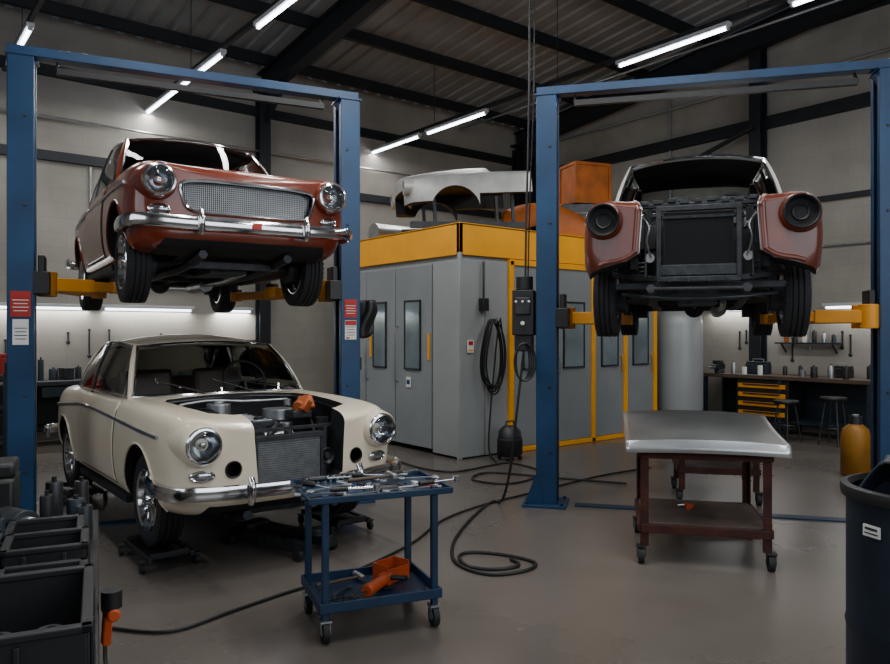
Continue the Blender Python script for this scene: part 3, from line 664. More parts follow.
# ---------------------------------------------------------------- LIFTS
def lift(label,pA,pB,H,zc,padsA,padsB,zpad,extra=None):
    pA=Vector((*pA,0));pB=Vector((*pB,0)); mid=(pA+pB)/2
    root=thing('two_post_lift',label,'car lift',mid)
    d=(pB-pA).normalized(); ang=math.atan2(d.y,d.x)
    for p,a,pads in((pA,ang,padsA),(pB,ang+math.pi,padsB)):
        M=Matrix.Translation(p-mid)@Matrix.Rotation(a,4,'Z')
        mb=MB(M); mb.box((-.09,0,H/2),(.012,.24,H))
        for s in(-1,1): mb.box((0,s*.12,H/2),(.18,.012,H)); mb.box((.085,s*.09,H/2),(.012,.065,H))
        mb.box((0,0,H),(.22,.27,.02)); mb.box((-.02,0,.012),(.40,.40,.024))
        for sx in(-1,1):
            for sy in(-1,1): mb.cyl((-.02+sx*.16,sy*.16,.02),(-.02+sx*.16,sy*.16,.045),.016,n=6,m=1)
        for s in(-1,1): mb.add([(-.02,s*.127,.024),(-.2,s*.127,.024),(-.097,s*.127,.3),(-.02,s*.135,.024),(-.2,s*.135,.024),(-.097,s*.135,.3)],[(0,1,2),(3,4,5),(0,1,4,3),(1,2,5,4),(0,2,5,3)])
        for z in (.5,1.1,2.6,3.3):
            for s in(-1,1): mb.cyl((.03,s*.124,z),(.03,s*.136,z),.014,n=6,m=1)
        mb.obj('lift_post',[M_blue,M_steeld],root,bevel=.003)
        mb=MB(M); mb.box((0,0,zc+.12),(.14,.19,.85)); mb.box((.14,0,zc-.1),(.12,.26,.18)); mb.box((.14,0,zc+.02),(.05,.2,.2)); mb.obj('lift_carriage',M_black,root,bevel=.008)
        mb=MB(M); mb.cyl((.02,0,zc+.5),(.02,0,H-.05),.02,n=12); mb.box((.05,.05,H/2+.9),(.01,.03,H-2.3)); mb.obj('lift_cylinder',M_steel,root)
        mb=MB(M); mb.tube([(-.10,.05,.3),(-.105,.05,2.0),(-.105,.05,H-.1)],.008,6); mb.box((-.11,.05,1.3),(.03,.05,.12)); mb.obj('hydraulic_line',M_black,root)
        for k,pd in enumerate(pads):
            w=(Vector((*pd,0))-mid); s=M.inverted()@Vector((w.x,w.y,0))
            a0=M@Vector((.17,.10*(1 if s.y>0 else -1),zc-.1)); t=Vector((w.x,w.y,zc-.1)); m1=a0.lerp(t,.62); m0=a0.lerp(t,.45)
            mb=MB(); mb.beam(a0,m1,.10,.11); mb.cyl(a0+Vector((0,0,-.10)),a0+Vector((0,0,.10)),.075,n=20); mb.beam(m0,t,.075,.08)
            mb.cyl(t+Vector((0,0,-.05)),t+Vector((0,0,.05)),.07,n=20)
            ar=mb.obj('lift_arm',M_yel,root,bevel=.006,label='yellow telescopic lift arm')
            MB().cyl(t+Vector((0,0,.05)),t+Vector((0,0,zpad-zc+.05)),.03,n=12).lathe([(0,0),(.06,0),(.06,.05),(.0,.05)],t+Vector((0,0,zpad-zc+.05)),(0,0,1),20).obj('lift_pad',M_black,ar,label='black rubber lift pad')
    a=pA-mid;b_=pB-mid; up=Vector((0,0,1))
    mb=MB(); mb.beam(a+up*(H+.05)-d*.10,b_+up*(H+.05)+d*.10,.13,.075)
    mb.beam(a+up*(H-.02)+d*.1,a+up*(H-.16)+d*.02,.10,.02); mb.beam(b_+up*(H-.02)-d*.1,b_+up*(H-.16)-d*.02,.10,.02)
    mb.obj('lift_crossbeam',M_blue,root,bevel=.004)
    side=Vector((d.y,-d.x,0))*.10
    mb=MB(); mb.beam(a+up*(H-.10)+side+d*.25,b_+up*(H-.10)+side-d*.25,.05,.05); mb.beam(a+up*(H-.10)+side+d*.25,a+up*(H)+d*.25,.02,.02); mb.beam(b_+up*(H-.10)+side-d*.25,b_+up*H-d*.25,.02,.02)
    mb.obj('shutoff_bar',M_black,root)
    mb=MB(); mb.beam(a+up*.006+d*.25,b_+up*.006-d*.25,.12,.012); mb.obj('floor_cover_plate',M_blued,root)
    return root,mid,d,side
H=3.78
LA=st(-3.37,5.86); LB=st(-.935,6.98)
def cl(x,y,o,rz):
    R=Matrix.Rotation(rz,4,'Z'); p=R@Vector((x,y,0)); return (o[0]+p.x,o[1]+p.y)
RO=(2.304,5.296)
l1=lift('blue two-post car lift with yellow arms holding the rust red coupe',LA,LB,H,2.09,[cl(-.70,1.55,RO,RRZ),cl(-.70,2.65,RO,RRZ)],[cl(.70,1.5,RO,RRZ),cl(.70,2.65,RO,RRZ)],2.07)
RA=st(.96,6.85); RB=st(3.70,6.15)
SO=(nx,ny)
l2=lift('blue two-post car lift with yellow arms holding the stripped coupe',RA,RB,H,1.83,[cl(-.70,1.4,SO,SRZ),cl(-.70,2.6,SO,SRZ)],[cl(.70,1.4,SO,SRZ),cl(.70,2.6,SO,SRZ)],1.81)
def card(root,mid,pos,w,h,mats,label,ang,bars=4):
    M=Matrix.Translation(Vector(pos)-mid)@Matrix.Rotation(ang,4,'Z'); mb=MB(M)
    mb.box((0,0,0),(w,.004,h)); mb.box((0,-.003,h*.36),(w*.96,.004,h*.24),m=1)
    for i in range(bars): mb.box((0,-.003,h*(.15-.14*i)),(w*(.8-.12*(i%2)),.003,h*.03),m=2)
    mb.box((-w*.25,-.0035,-h*.42),(w*.3,.003,h*.08),m=1)
    return mb.obj('warning_label',mats,root,label=label)
for (root,mid,d,side),P in((l1,LA),(l1,LB)):
    ang=math.atan2(d.y,d.x)
    q=Vector((*P,1.82))+Vector((d.y,-d.x,0))*.130
    if P is LA:
        card(root,mid,q,.14,.2,[M_redl,M_redl,M_label],'red warning sticker with white lines',ang)
        card(root,mid,q+Vector((0,0,-.22)),.11,.2,[M_label,M_label,M_steeld],'white instruction sticker',ang)
    else:
        card(root,mid,q,.12,.17,[M_redl,M_redl,M_label],'red warning sticker with white lines',ang)
        card(root,mid,q+Vector((0,0,-.2)),.11,.18,[M_label,M_redl,M_steeld],'white instruction sticker',ang)
root,mid,d,side=l2
pc=Vector((*RA,1.78))-d*.22-mid
M=Matrix.Translation(pc)@Matrix.Rotation(math.atan2(d.y,d.x),4,'Z'); mb=MB(M)
mb.box((0,0,0),(.20,.22,.42)); mb.box((0,-.12,.06),(.14,.02,.16),m=1); mb.cyl((0,0,.21),(0,0,.34),.08,m=0); mb.cyl((0,-.13,-.1),(0,-.11,-.1),.02,m=2)
for k in range(3): mb.cyl((-.06+.06*k,-.14,.1),(-.06+.06*k,-.12,.1),.012,m=2)
mb.box((0,0,-.28),(.16,.16,.16),m=0)
mb.obj('control_box',[M_black,M_steeld,M_label],root,bevel=.008,label='black hydraulic power unit and control box')

# ---------------------------------------------------------------- PAINT BOOTH
BX,BY=5.84,7.10; BW,BD,BH=4.0,2.9,2.97
booth=thing('spray_booth','grey spray booth cabin with yellow top band and yellow door frames','paint booth',(BX,BY,0))
mb=MB(); mb.box((BW/2,BD/2,BH/2+.02),(BW-.06,BD-.06,BH-.1))
mb.obj('booth_cabin',M_panel,booth)
mb=MB()
for a,b_ in((0,.42),(.42,.83)): mb.box(((a+b_)/2,.02,1.27),(b_-a-.012,.05,2.5))
mb.box((.0,.0,1.3),(.05,.05,2.6),m=0)
mb.obj('booth_panel',M_panel,booth,bevel=.006)
mb=MB(); mb.box((BW/2,.01,BH-.2),(BW+.04,.06,.4)); mb.box((.01,BD/2,BH-.2),(.06,BD+.04,.4)); mb.box((BW/2,BD/2,BH-.01),(BW+.04,BD+.04,.03)); mb.box((BW,BD/2,BH-.2),(.06,BD,.4))
mb.obj('booth_top_band',M_yelb,booth,bevel=.005)
mb=MB()
for x in(.86,2.50,3.24,3.98): mb.box((x,-.005,1.27),(.075,.08,2.54))
mb.box((2.42,-.005,2.52),(3.18,.08,.075)); mb.box((2.42,-.005,.035),(3.18,.08,.06))
mb.obj('door_frame',M_yelb,booth,bevel=.004)
def bdoor(x0,x1,axis='x'):
    w=x1-x0; mb=MB()
    if axis=='x': T=Matrix.Translation((x0,-.0,.06)); ww=.54
    else: T=Matrix.Translation((0.0,x1,.06))@Matrix.Rotation(-math.pi/2,4,'Z'); ww=.42
    mb.M=T
    mb.box((w/2,.0,1.22),(w-.015,.045,2.42))
    d_=mb.obj('booth_door',M_panel2,booth,bevel=.006)
    mb=MB(T); mb.box((w/2,-.026,1.5),(w*ww,.02,.90)); mb.obj('door_window',M_bglass,d_,bevel=.004)
    mb=MB(T)
    for sx in(-1,1): mb.box((w/2+sx*w*ww/2,-.03,1.5),(.02,.03,.94))
    for z in(1.04,1.96): mb.box((w/2,-.03,z),(w*ww+.02,.03,.02))
    mb.obj('window_frame',M_steeld,d_)
    return d_,T,w
for a,b_ in((.90,1.68),(1.69,2.47),(2.53,3.21),(3.27,3.95)):
    d_,T,w=bdoor(a,b_); hs=.07 if a in(1.69,) else w-.07
    mb=MB(T); mb.tube([(hs,-.02,.95),(hs,-.07,.97),(hs,-.07,1.17),(hs,-.02,1.19)],.012,8); mb.obj('door_handle',M_yel if a>2 else M_steel,d_)
for a,b_ in((.55,1.38),(1.39,2.15),(2.16,2.86)):
    d_,T,w=bdoor(a,b_,'y')
    mb=MB(T); mb.tube([(.06,-.02,.85),(.06,-.07,.87),(.06,-.07,1.6),(.06,-.02,1.62)],.013,8); mb.obj('door_handle',M_steel,d_)
    if a<2: MB(T).box((w-.05 if a<1 else .14,-.03,1.35),(.035,.02,.35)).obj('latch_strip',M_yelb,d_)
mb=MB(); mb.box((0.0,.27,1.27),(.05,.5,2.48)); mb.obj('booth_panel',M_panel,booth,bevel=.006)
mb=MB(); mb.box((-.035,1.05,.92),(.01,.10,.14),m=0); mb.box((-.041,1.05,.92),(.004,.07,.06),m=1); mb.obj('door_sticker',[M_label,M_blue],booth,label='small white sticker with a blue symbol')
mb=MB(); mb.box((.16,-.02,1.42),(.10,.012,.16)); mb.box((.16,-.028,1.46),(.07,.006,.05),m=1); mb.box((.16,-.028,1.37),(.07,.004,.02),m=2); mb.obj('wall_sticker',[M_label,M_redl,M_yelb],booth,label='small white notice with red and yellow marks')
mb=MB(); mb.box((.36,-.05,1.95),(.10,.09,.16)); mb.tube([(.36,-.04,2.03),(.36,-.04,2.5)],.012,8); mb.obj('switch_box',M_steeld,booth,bevel=.006)
def coilpts(cx,cz,w,h,n,y,seed=1):
    rnd=random.Random(seed); pts=[]
    for k in range(n):
        ww=w*(.8+.3*rnd.random()); hh=h*(.82+.22*rnd.random()); ox=(rnd.random()-.5)*.04
        for i in range(14):
            a=2*math.pi*i/14+math.pi/2; zz=cz+h/2-hh/2+hh/2*math.sin(a); pts.append((cx+ox+ww/2*math.cos(a)*(1.0-.25*math.sin(a)),y-.012*k-.01*math.sin(3*a),zz))
    return pts
mb=MB(); pts=coilpts(BX+.47,1.30,.36,.92,6,BY-.08,3); mb.tube(pts+[(BX+.40,BY-.12,.5),(BX+.36,BY-.15,.1),(BX+.3,BY-.3,.015),(BX+.1,BY-.6,.015)],.012,6,sm=3)
mb.obj('coiled_air_hose',M_hose,label='black air hose coiled on the grey booth panel',cat='hose')
mb=MB(); mb.tube([(.47,-.005,1.74),(.47,-.16,1.72),(.47,-.17,1.78)],.012,8); mb.obj('hose_hook',M_steel,booth)
a=thing('shop_vacuum','small black shop vacuum by the booth','vacuum cleaner',(BX+.52,BY-.36,0))
mb=MB(); mb.lathe([(0,.05),(.14,.05),(.16,.08),(.16,.26),(.14,.28),(0,.28)],(0,0,0),(0,0,1),24); mb.obj('vacuum_tank',M_tarp,a)
mb=MB(); mb.lathe([(.15,.28),(.14,.36),(.08,.42),(0,.43)],(0,0,0),(0,0,1),24); mb.tube([(-.08,0,.4),(-.06,0,.48),(.06,0,.48),(.08,0,.4)],.01); mb.obj('vacuum_head',M_steeld,a)
for k in range(4):
    t=math.pi/2*k+.6; MB().sph((.13*math.cos(t),.13*math.sin(t),.03),.03).obj('vacuum_wheel',M_black,a)

# body shell on top of booth
sx_,sy_=st(-.62,10.35)
shell=thing('car_body_shell','pale grey bare front body shell resting on the booth roof','car body shell',(sx_,sy_,BH-.09),0,.86)
shell.rotation_euler=(math.radians(4),0,math.radians(-116))
bs=body_solid([(y,hw-.02*(y<.2),zb,zf-.05+.02*min(y,1),zc+.09+.05*min(y,1)) for y,hw,zb,zf,zc in STA if y<2.2],[M_shell,M_dark])
cs=arch(AX0,.40)
cs.append(cutter(lambda mb: mb.prism([(-.62,.30),(-.36,.12),(.36,.12),(.62,.30),(.70,.6),(.70,2.4),(-.70,2.4),(-.70,.6)],.1,.84)))
cs.append(cutter(lambda mb: mb.box((0,.1,.62),(.9,.7,.26))))
cs.append(cutter(lambda mb: mb.box((0,1.6,.2),(3,.9,.80))))
cs.append(cutter(lambda mb: mb.box((0,.2,.1),(3,.9,.80))))
cs.append(cutter(lambda mb: mb.prism([(-.62,1.52),(-.45,1.44),(.45,1.44),(.62,1.52),(.64,2.4),(-.64,2.4)],.42,1.6)))
cut(bs,cs); bs.data.shade_smooth(); bs.data.set_sharp_from_angle(angle=math.radians(35)); bs.parent=shell
for s in(-1,1):
    MB().lathe([(.10,-.03),(.12,-.03),(.131,.05),(.14,.3),(.1,.3)],(s*(HX-.02),.02,HZ-.02),(0,1,0),28,loop=True).obj('headlight_housing',M_shell,shell)
    MB().lathe([(0,.03),(.10,.03),(.10,.05),(0,.05)],(s*(HX-.02),.02,HZ-.02),(0,1,0),28).obj('headlight_opening',M_blk,shell)
    MB().beam((s*.45,.1,.20),(s*.45,2.0,.12),.08,.10).obj('support_rail',M_steeld,shell)
    MB().box((s*.45,.5,.40),(.05,.05,.4)).obj('support_leg',M_steeld,shell)
    MB().box((s*.45,1.8,.46),(.05,.05,.6)).obj('support_leg',M_steeld,shell)
px_,py_=st(1.52,11.25)
mb=MB()
def fend(u,v):
    x=-.66+1.32*u; h=.66-.20*(2*u-1)**2-.10*u; a=v*1.5
    z=h*math.sin(a*.95+.08)+.0; y=.24*math.cos(a)-.1
    if v<.35 and abs(x+.1)<.3: z=max(z,.02+.22*math.sqrt(max(0,1-((x+.1)/.3)**2)))
    return Vector((x,-y,z))
mb.grid(fend,24,14); mb.obj('loose_fender',M_orange2,label='rusty orange loose fender panel on the booth roof',cat='car fender',solid=.012,loc=(px_,py_,BH+.01),rz=-YAW,ang=60)
fx,fy=st(2.28,12.0)
fan=thing('extractor_unit','dark extractor housing standing on the booth roof','ventilation unit',(fx,fy,BH+.005),-YAW)
mb=MB(); mb.box((0,0,.34),(.8,.6,.66))
for i in range(6): mb.box((0,-.31,.12+.08*i),(.6,.02,.02),m=1)
mb.obj('fan_housing',[M_steeld,M_steel],fan,bevel=.01)
cr=thing('crate','orange steel crate stacked on the extractor housing','crate',(fx,fy,BH+.68),-YAW+.35)
mb=MB(); mb.box((0,0,.32),(.62,.5,.62)); mb.obj('crate_body',M_orange2,cr,bevel=.008)
mb=MB()
for sx in(-1,1):
    for sy in(-1,1): mb.box((sx*.31,sy*.25,.33),(.05,.05,.66))
for z in(.03,.64):
    mb.box((0,-.25,z),(.64,.04,.05)); mb.box((0,.25,z),(.64,.04,.05)); mb.box((-.31,0,z),(.04,.50,.05)); mb.box((.31,0,z),(.04,.50,.05))
mb.obj('crate_frame',M_orange2,cr,bevel=.004)
MB().cyl((0,0,0),(1.6,0,0),.16,n=24).obj('ventilation_duct',M_steel,label='round galvanised duct lying along the booth roof',cat='duct',loc=(BX+.4,BY+2.6,BH+.17))

# ---------------------------------------------------------------- TOOL CART
cxx,cyy=st(-.42,4.10)
cart=thing('tool_cart','blue steel two-shelf tool cart covered with hand tools','tool cart',(cxx,cyy,0),math.radians(-16.5))
W,D=.60,.44
for sx in(-1,1):
    for sy in(-1,1):
        mb=MB(); mb.box((sx*W/2,sy*D/2,.43),(.035,.035,.66)); mb.obj('cart_post',M_blued,cart,bevel=.003)
        mb=MB(); mb.cyl((sx*W/2-.016,sy*D/2,.055),(sx*W/2+.016,sy*D/2,.055),.055,n=24); mb.cyl((sx*W/2-.018,sy*D/2,.055),(sx*W/2+.018,sy*D/2,.055),.024,n=12,m=1)
        mb.box((sx*W/2,sy*D/2,.113),(.06,.06,.01),m=1); mb.box((sx*W/2+.024,sy*D/2,.08),(.004,.035,.07),m=1); mb.box((sx*W/2-.024,sy*D/2,.08),(.004,.035,.07),m=1)
        mb.obj('caster',[M_tyre,M_steel],cart)
def tray(z,w,d,lip,name,m_):
    mb=MB(); mb.box((0,0,z),(w,d,.008))
    for s in(-1,1): mb.box((0,s*d/2,z+lip/2),(w+.01,.012,lip)); mb.box((s*w/2,0,z+lip/2),(.012,d,lip))
    return mb.obj(name,m_,cart,bevel=.002)
tray(.725,.78,.52,.03,'cart_top_tray',M_blued); tray(.16,W+.06,D+.06,.05,'cart_lower_tray',M_blued)
CM=Matrix.Translation((cxx,cyy,0))@Matrix.Rotation(math.radians(-16.5),4,'Z')
def wrench(L=.22,w=.02):
    mb=MB(); mb.box((0,0,.006),(L*.8,w*.7,.006)); n=14
    ring=[(L*.42+w*math.cos(a),w*math.sin(a),.004) for a in[math.radians(50+260*i/n) for i in range(n+1)]]
    mb.tube(ring,w*.42,6)
    mb.tube([(-L*.42+w*.8*math.cos(2*math.pi*i/n),w*.8*math.sin(2*math.pi*i/n),.004) for i in range(n)],w*.35,6,closed=True)
    return mb
def place(o,M,x,y,z,rz):
    o.location=M@Vector((x,y,z)); o.rotation_euler=(0,0,M.to_euler().z+rz)
TZ=.7375
for i,(x,y,a,L) in enumerate([(-.30,-.16,.3,.24),(-.24,-.05,.45,.30),(-.08,-.18,.2,.24),(.05,-.06,-.5,.28),(.24,-.16,.15,.26),(.17,.1,.7,.26),(-.12,.1,1.2,.28),(.30,.03,-.2,.24),(-.02,.17,.1,.26),(-.33,.12,.9,.22),(-.30,-.10,-.2,.28),(.12,-.20,.4,.26)]):
    o=wrench(L,.021).obj('wrench',M_steel if i%3 else M_steeld,label='steel combination wrench on the blue cart',cat='wrench',group='wrenches on the tool cart'); place(o,CM,x,y,TZ+.018*(i%2),a)
def screwdriver(c):
    mb=MB(); mb.lathe([(0,-.11),(.014,-.11),(.018,-.09),(.015,-.05),(.018,-.02),(.01,0),(0,0)],(0,0,.018),(1,0,0),12,m=0); mb.cyl((0,0,.018),(.14,0,.014),.004,n=8,m=1)
    return mb.obj('screwdriver',[c,M_steel],label='screwdriver with a plastic handle on the cart',cat='screwdriver',group='screwdrivers on the tool cart')
for c,x,y,a in((M_steeld,-.2,.18,.1),(M_black,.02,.2,-.3),(M_black,.25,.19,.5),(M_black,-.3,.02,-1.),(M_steeld,.1,-.2,.1)): place(screwdriver(c),CM,x,y,TZ+.01,a)
def hammer():
    mb=MB(); mb.cyl((-.14,0,.018),(.12,0,.02),.012,.009,n=10,m=1); mb.box((.13,0,.022),(.028,.09,.028)); mb.cyl((.13,.04,.022),(.13,.065,.022),.017,n=12); return mb.obj('hammer',[M_steel,M_wood],label='ball hammer with wooden handle',cat='hammer',bevel=.003)
place(hammer(),CM,.02,.04,TZ+.02,.15)
def ratchet():
    mb=MB(); mb.cyl((-.12,0,.014),(.1,0,.014),.009,n=10); mb.cyl((.11,0,0),(.11,0,.03),.022,n=16); mb.cyl((-.13,0,.014),(-.04,0,.014),.013,n=10,m=1); return mb.obj('ratchet_handle',[M_chrome,M_black],label='chrome ratchet handle on the cart',cat='ratchet')
place(ratchet(),CM,-.14,-.22,TZ+.03,-.1); place(ratchet(),CM,.34,-.2,TZ+.03,.2)
def pliers(c):
    mb=MB()
    for s in(-1,1): mb.tube([(-.10,s*.03,.01),(-.05,s*.025,.01),(0,0,.01)],.007,8,m=0,sm=3); mb.tube([(0,0,.01),(.03,-s*.008,.01),(.06,-s*.003,.01)],.006,8,m=1,sm=3)
    return mb.obj('pliers',[c,M_steel],label='pliers with coloured grips on the cart',cat='pliers')
place(pliers(M_redl),CM,.28,-.05,TZ,2.2)
place(pliers(M_blk),CM,-.05,-.1,TZ+.02,.9)
for i in range(9):
    mb=MB(); r_=.012+.0015*(i%4); mb.lathe([(r_*.6,.0),(r_,.0),(r_,.04),(r_*.6,.04),(r_*.6,.01)],(0,0,0),(0,0,1),12,loop=True)
    o=mb.obj('socket',M_chrome,label='small chrome socket on the cart tray',cat='socket',group='sockets on the tool cart'); place(o,CM,-.32+.038*i,.23-.01*(i%2),TZ-.006,0)
LZ=.166
g=thing('angle_grinder','orange power tool with black handle on the cart shelf','power tool',CM@Vector((.02,-.08,LZ)),.5)
MB().cyl((-.12,0,.05),(.08,0,.05),.035,.03,n=20).box((.10,0,.05),(.06,.07,.06)).obj('tool_body',M_orange,g,bevel=.006)
MB().cyl((.10,0,.01),(.10,0,.016),.055,n=24).cyl((.10,-.03,.06),(.10,-.13,.07),.014,n=10).obj('grinding_disc',M_iron,g)
MB().tube([(-.12,0,.05),(-.18,.02,.04),(-.2,.08,.01),(-.12,.14,.01)],.006,6,sm=4).obj('power_cord',M_hose,g)
g=thing('orange_box','open orange plastic parts box on the cart shelf','box',CM@Vector((.16,.11,LZ)),.2)
MB().box((0,0,.01),(.17,.12,.01)).box((0,.06,.055),(.17,.008,.1)).box((0,-.06,.045),(.17,.008,.08)).box((.085,0,.055),(.008,.12,.1)).box((-.085,0,.055),(.008,.12,.1)).obj('box_shell',M_orange,g)
for i,(x,y,a) in enumerate([(-.2,-.1,.2),(-.16,.0,.8),(-.07,-.17,-.1),(.22,-.16,.4)]):
    o=wrench(.2,.015).obj('wrench',M_steeld,label='dark steel wrench on the lower cart shelf',cat='wrench',group='wrenches on the cart shelf'); place(o,CM,x,y,LZ+.002,a)
place(hammer(),CM,-.14,.14,LZ,.2)

# ---------------------------------------------------------------- STEEL TROLLEY TABLES
def trolley(a,d,ang,W,D,TH,lab,shelfz=.24,top=True,leg=.05):
    tx,ty=st(a,d); TA=math.radians(ang)
    tb=thing('trolley_table',lab,'work table',(tx,ty,0),TA)
    for sx in(-1,1):
        for sy in(-1,1):
            z0=.12; mb=MB(); x,y=sx*W/2,sy*D/2
            mb.box((x,y-sy*.022,(z0+TH)/2),(.008,.056,TH-z0)); mb.box((x-sx*.022,y,(z0+TH)/2),(.056,.008,TH-z0)); mb.box((x-sx*.02,y-sy*.02,z0+.03),(.05,.05,.06)); mb.obj('table_leg',M_rust,tb,bevel=.002)
            mb=MB(); mb.cyl((x-.02,y,.055),(x+.02,y,.055),.055,n=24); mb.box((x,y,.118),(.07,.07,.01),m=1); mb.box((x+.028,y,.08),(.005,.04,.08),m=1); mb.box((x-.028,y,.08),(.005,.04,.08),m=1); mb.obj('caster',[M_tyre,M_steeld],tb)
    for z,nm in((TH-.025,'table_frame'),(shelfz,'shelf_frame')):
        mb=MB()
        for s in(-1,1): mb.box((0,s*D/2,z),(W,.04,.055)); mb.box((s*W/2,0,z),(.04,D,.055))
        mb.obj(nm,M_rust,tb,bevel=.003)
    MB().box((0,0,shelfz+.032),(W-.02,D-.02,.012)).obj('lower_shelf',M_ply,tb,bevel=.002)
    if top: MB().box((0,0,TH+.006),(W-.02,D-.06,.01)).obj('table_top',M_ply,tb,bevel=.002)
    return tx,ty,TA
tx,ty,TA=trolley(1.86,5.40,-51,.84,.80,.78,'rusty red-brown steel trolley table with a lower shelf')
trolley(2.62,7.15,-51,.70,.60,.72,'second rusty red steel trolley standing behind the panel table',.3)
def bonnet(u,v):
    s=2*u-1; x=.53*s
    if v<.10:
        t=(.10-v)/.10; y=-.46-.035*t; z=.05-.075*t
    else:
        t=(v-.10)/.90; y=-.46+.86*t; z=.05+.04*math.sin(math.pi*t*.5)+.07*t**3
    z+=.022*(1-s*s)*(1 if v>=.1 else .5); return Vector((x,y,z))
vsb=[0,.05,.098,.102]+[.14+.86*i/16 for i in range(17)]
o=MB().grid(bonnet,30,0,vs_=vsb).obj('car_hood',M_silver,label='bare metal car hood panel lying on the rusty trolley',cat='car hood',solid=.003,ang=25,loc=(tx,ty,.80),rz=TA)
TM=Matrix.Translation((tx,ty,0))@Matrix.Rotation(TA,4,'Z')
p=TM@Vector((-.05,.1,.279)); g=thing('clamp','small orange clamp lying on the trolley shelf','clamp',p,.3)
MB().box((0,0,.012),(.1,.03,.024)).box((.05,.02,.012),(.02,.07,.024)).obj('clamp_body',M_orange,g,bevel=.003)
MB().cyl((.05,.05,.012),(.0,.09,.012),.006,n=8).obj('clamp_screw',M_steel,g)

# ---------------------------------------------------------------- wheel dollies + jack
for i,(s,y) in enumerate(((-1,AX0),(-1,AX1),(1,AX0),(1,AX1))):
    g=thing('wheel_dolly','low black wheel dolly under the cream car','wheel dolly',(CX+s*.71,4.55+y,0),0,1,'wheel dollies')
    mb=MB(); mb.box((0,0,.085),(.26,.56,.012)); mb.box((-.14,0,.09),(.03,.6,.04)); mb.box((.14,0,.09),(.03,.6,.04)); mb.box((0,.26,.10),(.26,.04,.045)); mb.box((0,-.26,.10),(.26,.04,.045)); mb.obj('dolly_plate',M_black,g,bevel=.004)
    for sx in(-1,1):
        for sy in(-1,1): MB().cyl((sx*.18-.012,sy*.25,.035),(sx*.18+.012,sy*.25,.035),.035,n=16).box((sx*.17,sy*.25,.078),(.06,.06,.01),m=1).obj('caster',[M_tyre,M_steeld],g)
g=thing('floor_jack','long low dark floor jack beneath the cream car','floor jack',(CX+.1,5.05,0),.3)
MB().box((.12,0,.08),(.05,.8,.09)).box((-.12,0,.08),(.05,.8,.09)).beam((0,.3,.1),(0,-.35,.16),.08,.05).cyl((0,-.38,.15),(0,-.38,.2),.06).box((0,.3,.1),(.22,.12,.1)).obj('jack_frame',M_iron,g,bevel=.006)
for s in(-1,1):
    for y in(-.36,.36): MB().cyl((s*.15,y,.04),(s*.19,y,.04),.04).obj('jack_wheel',M_steeld,g)

# ---------------------------------------------------------------- HOSES / CABLES
def fl(pts,r=.011): return [(*st(a,d),r+.002) for a,d in pts]
MB().tube(fl([(-1.83,3.95),(-1.46,3.9),(-1.2,4.2),(-.95,4.5),(-.63,4.84),(-.26,5.5),(-.02,6.2),(.35,6.75),(.9,7.3),(1.7,8.1),(2.4,8.6)]),.010,8,sm=8).obj('power_cable',M_hose,label='long black cable snaking over the concrete floor',cat='cable')
hp=[(*st(.72,6.75),1.4),(*st(.66,6.72),.9),(*st(.6,6.75),.35),(*st(.53,6.8),.05)]+fl([(.45,6.9),(.33,6.6),(.18,6.1),(.06,5.5),(.08,5.05),(.28,4.82),(.52,4.88),(.62,5.05),(.45,5.22),(.2,5.3),(.1,5.2),(.16,4.98),(.34,4.92),(.5,5.0),(.46,5.14)])
MB().tube(hp,.012,8,sm=8).obj('air_hose',M_hose,label='black air hose from the lift coiling on the floor',cat='hose')
MB().tube(fl([(-.7,9.3),(-.3,8.6),(.1,8.35),(.55,8.75),(.8,8.9),(1.1,8.3),(.7,7.7),(.3,7.9),(.5,8.3),(1.2,8.0),(1.9,7.7)]),.011,8,sm=8).obj('air_hose',M_hose,label='black hose looping over the floor before the booth',cat='hose')
MB().tube([(*st(.80,6.9),zr(4.6)-.1),(*st(.79,6.9),4.0),(*st(.76,6.88),2.6),(*st(.75,6.86),2.05)],.010,8,sm=6).obj('hanging_cable',M_hose,label='black cable hanging from the roof to the control box',cat='cable')
MB().tube([(*st(.86,6.95),zr(4.6)-.1),(*st(.84,6.95),4.0),(*st(.80,6.92),2.9),(*st(.78,6.92),2.05)],.007,8,sm=6).obj('hanging_cable',M_hose,label='thin black cable hanging beside the lift post',cat='cable')
pts=[]
ax_,ay_=st(.70,6.62)
for k in range(4):
    for i in range(12):
        a=2*math.pi*i/12+math.pi/2; pts.append((ax_+.06*math.cos(a)*CS*(1+.2*k),ay_-.06*math.cos(a)*SN*(1+.2*k)-.01*k,1.33+.17*math.sin(a)))
MB().tube(pts,.009,6,sm=3).obj('coiled_cable',M_hose,label='black cable coiled beneath the control box',cat='cable')
MB(Matrix.Translation((*st(-.76,6.98),1.9))@Matrix.Rotation(-YAW,4,'Z')).grid(lambda u,v:Vector((-.09+.18*u+.02*math.sin(6*v),-.06*math.sin(math.pi*u)-.03*math.sin(9*u+4*v),-.36*v*(1-.15*(2*u-1)**2))),12,12).obj('hanging_rag',M_black,label='black cloth apron hanging on the lift post',cat='rag',solid=.01,ang=80)

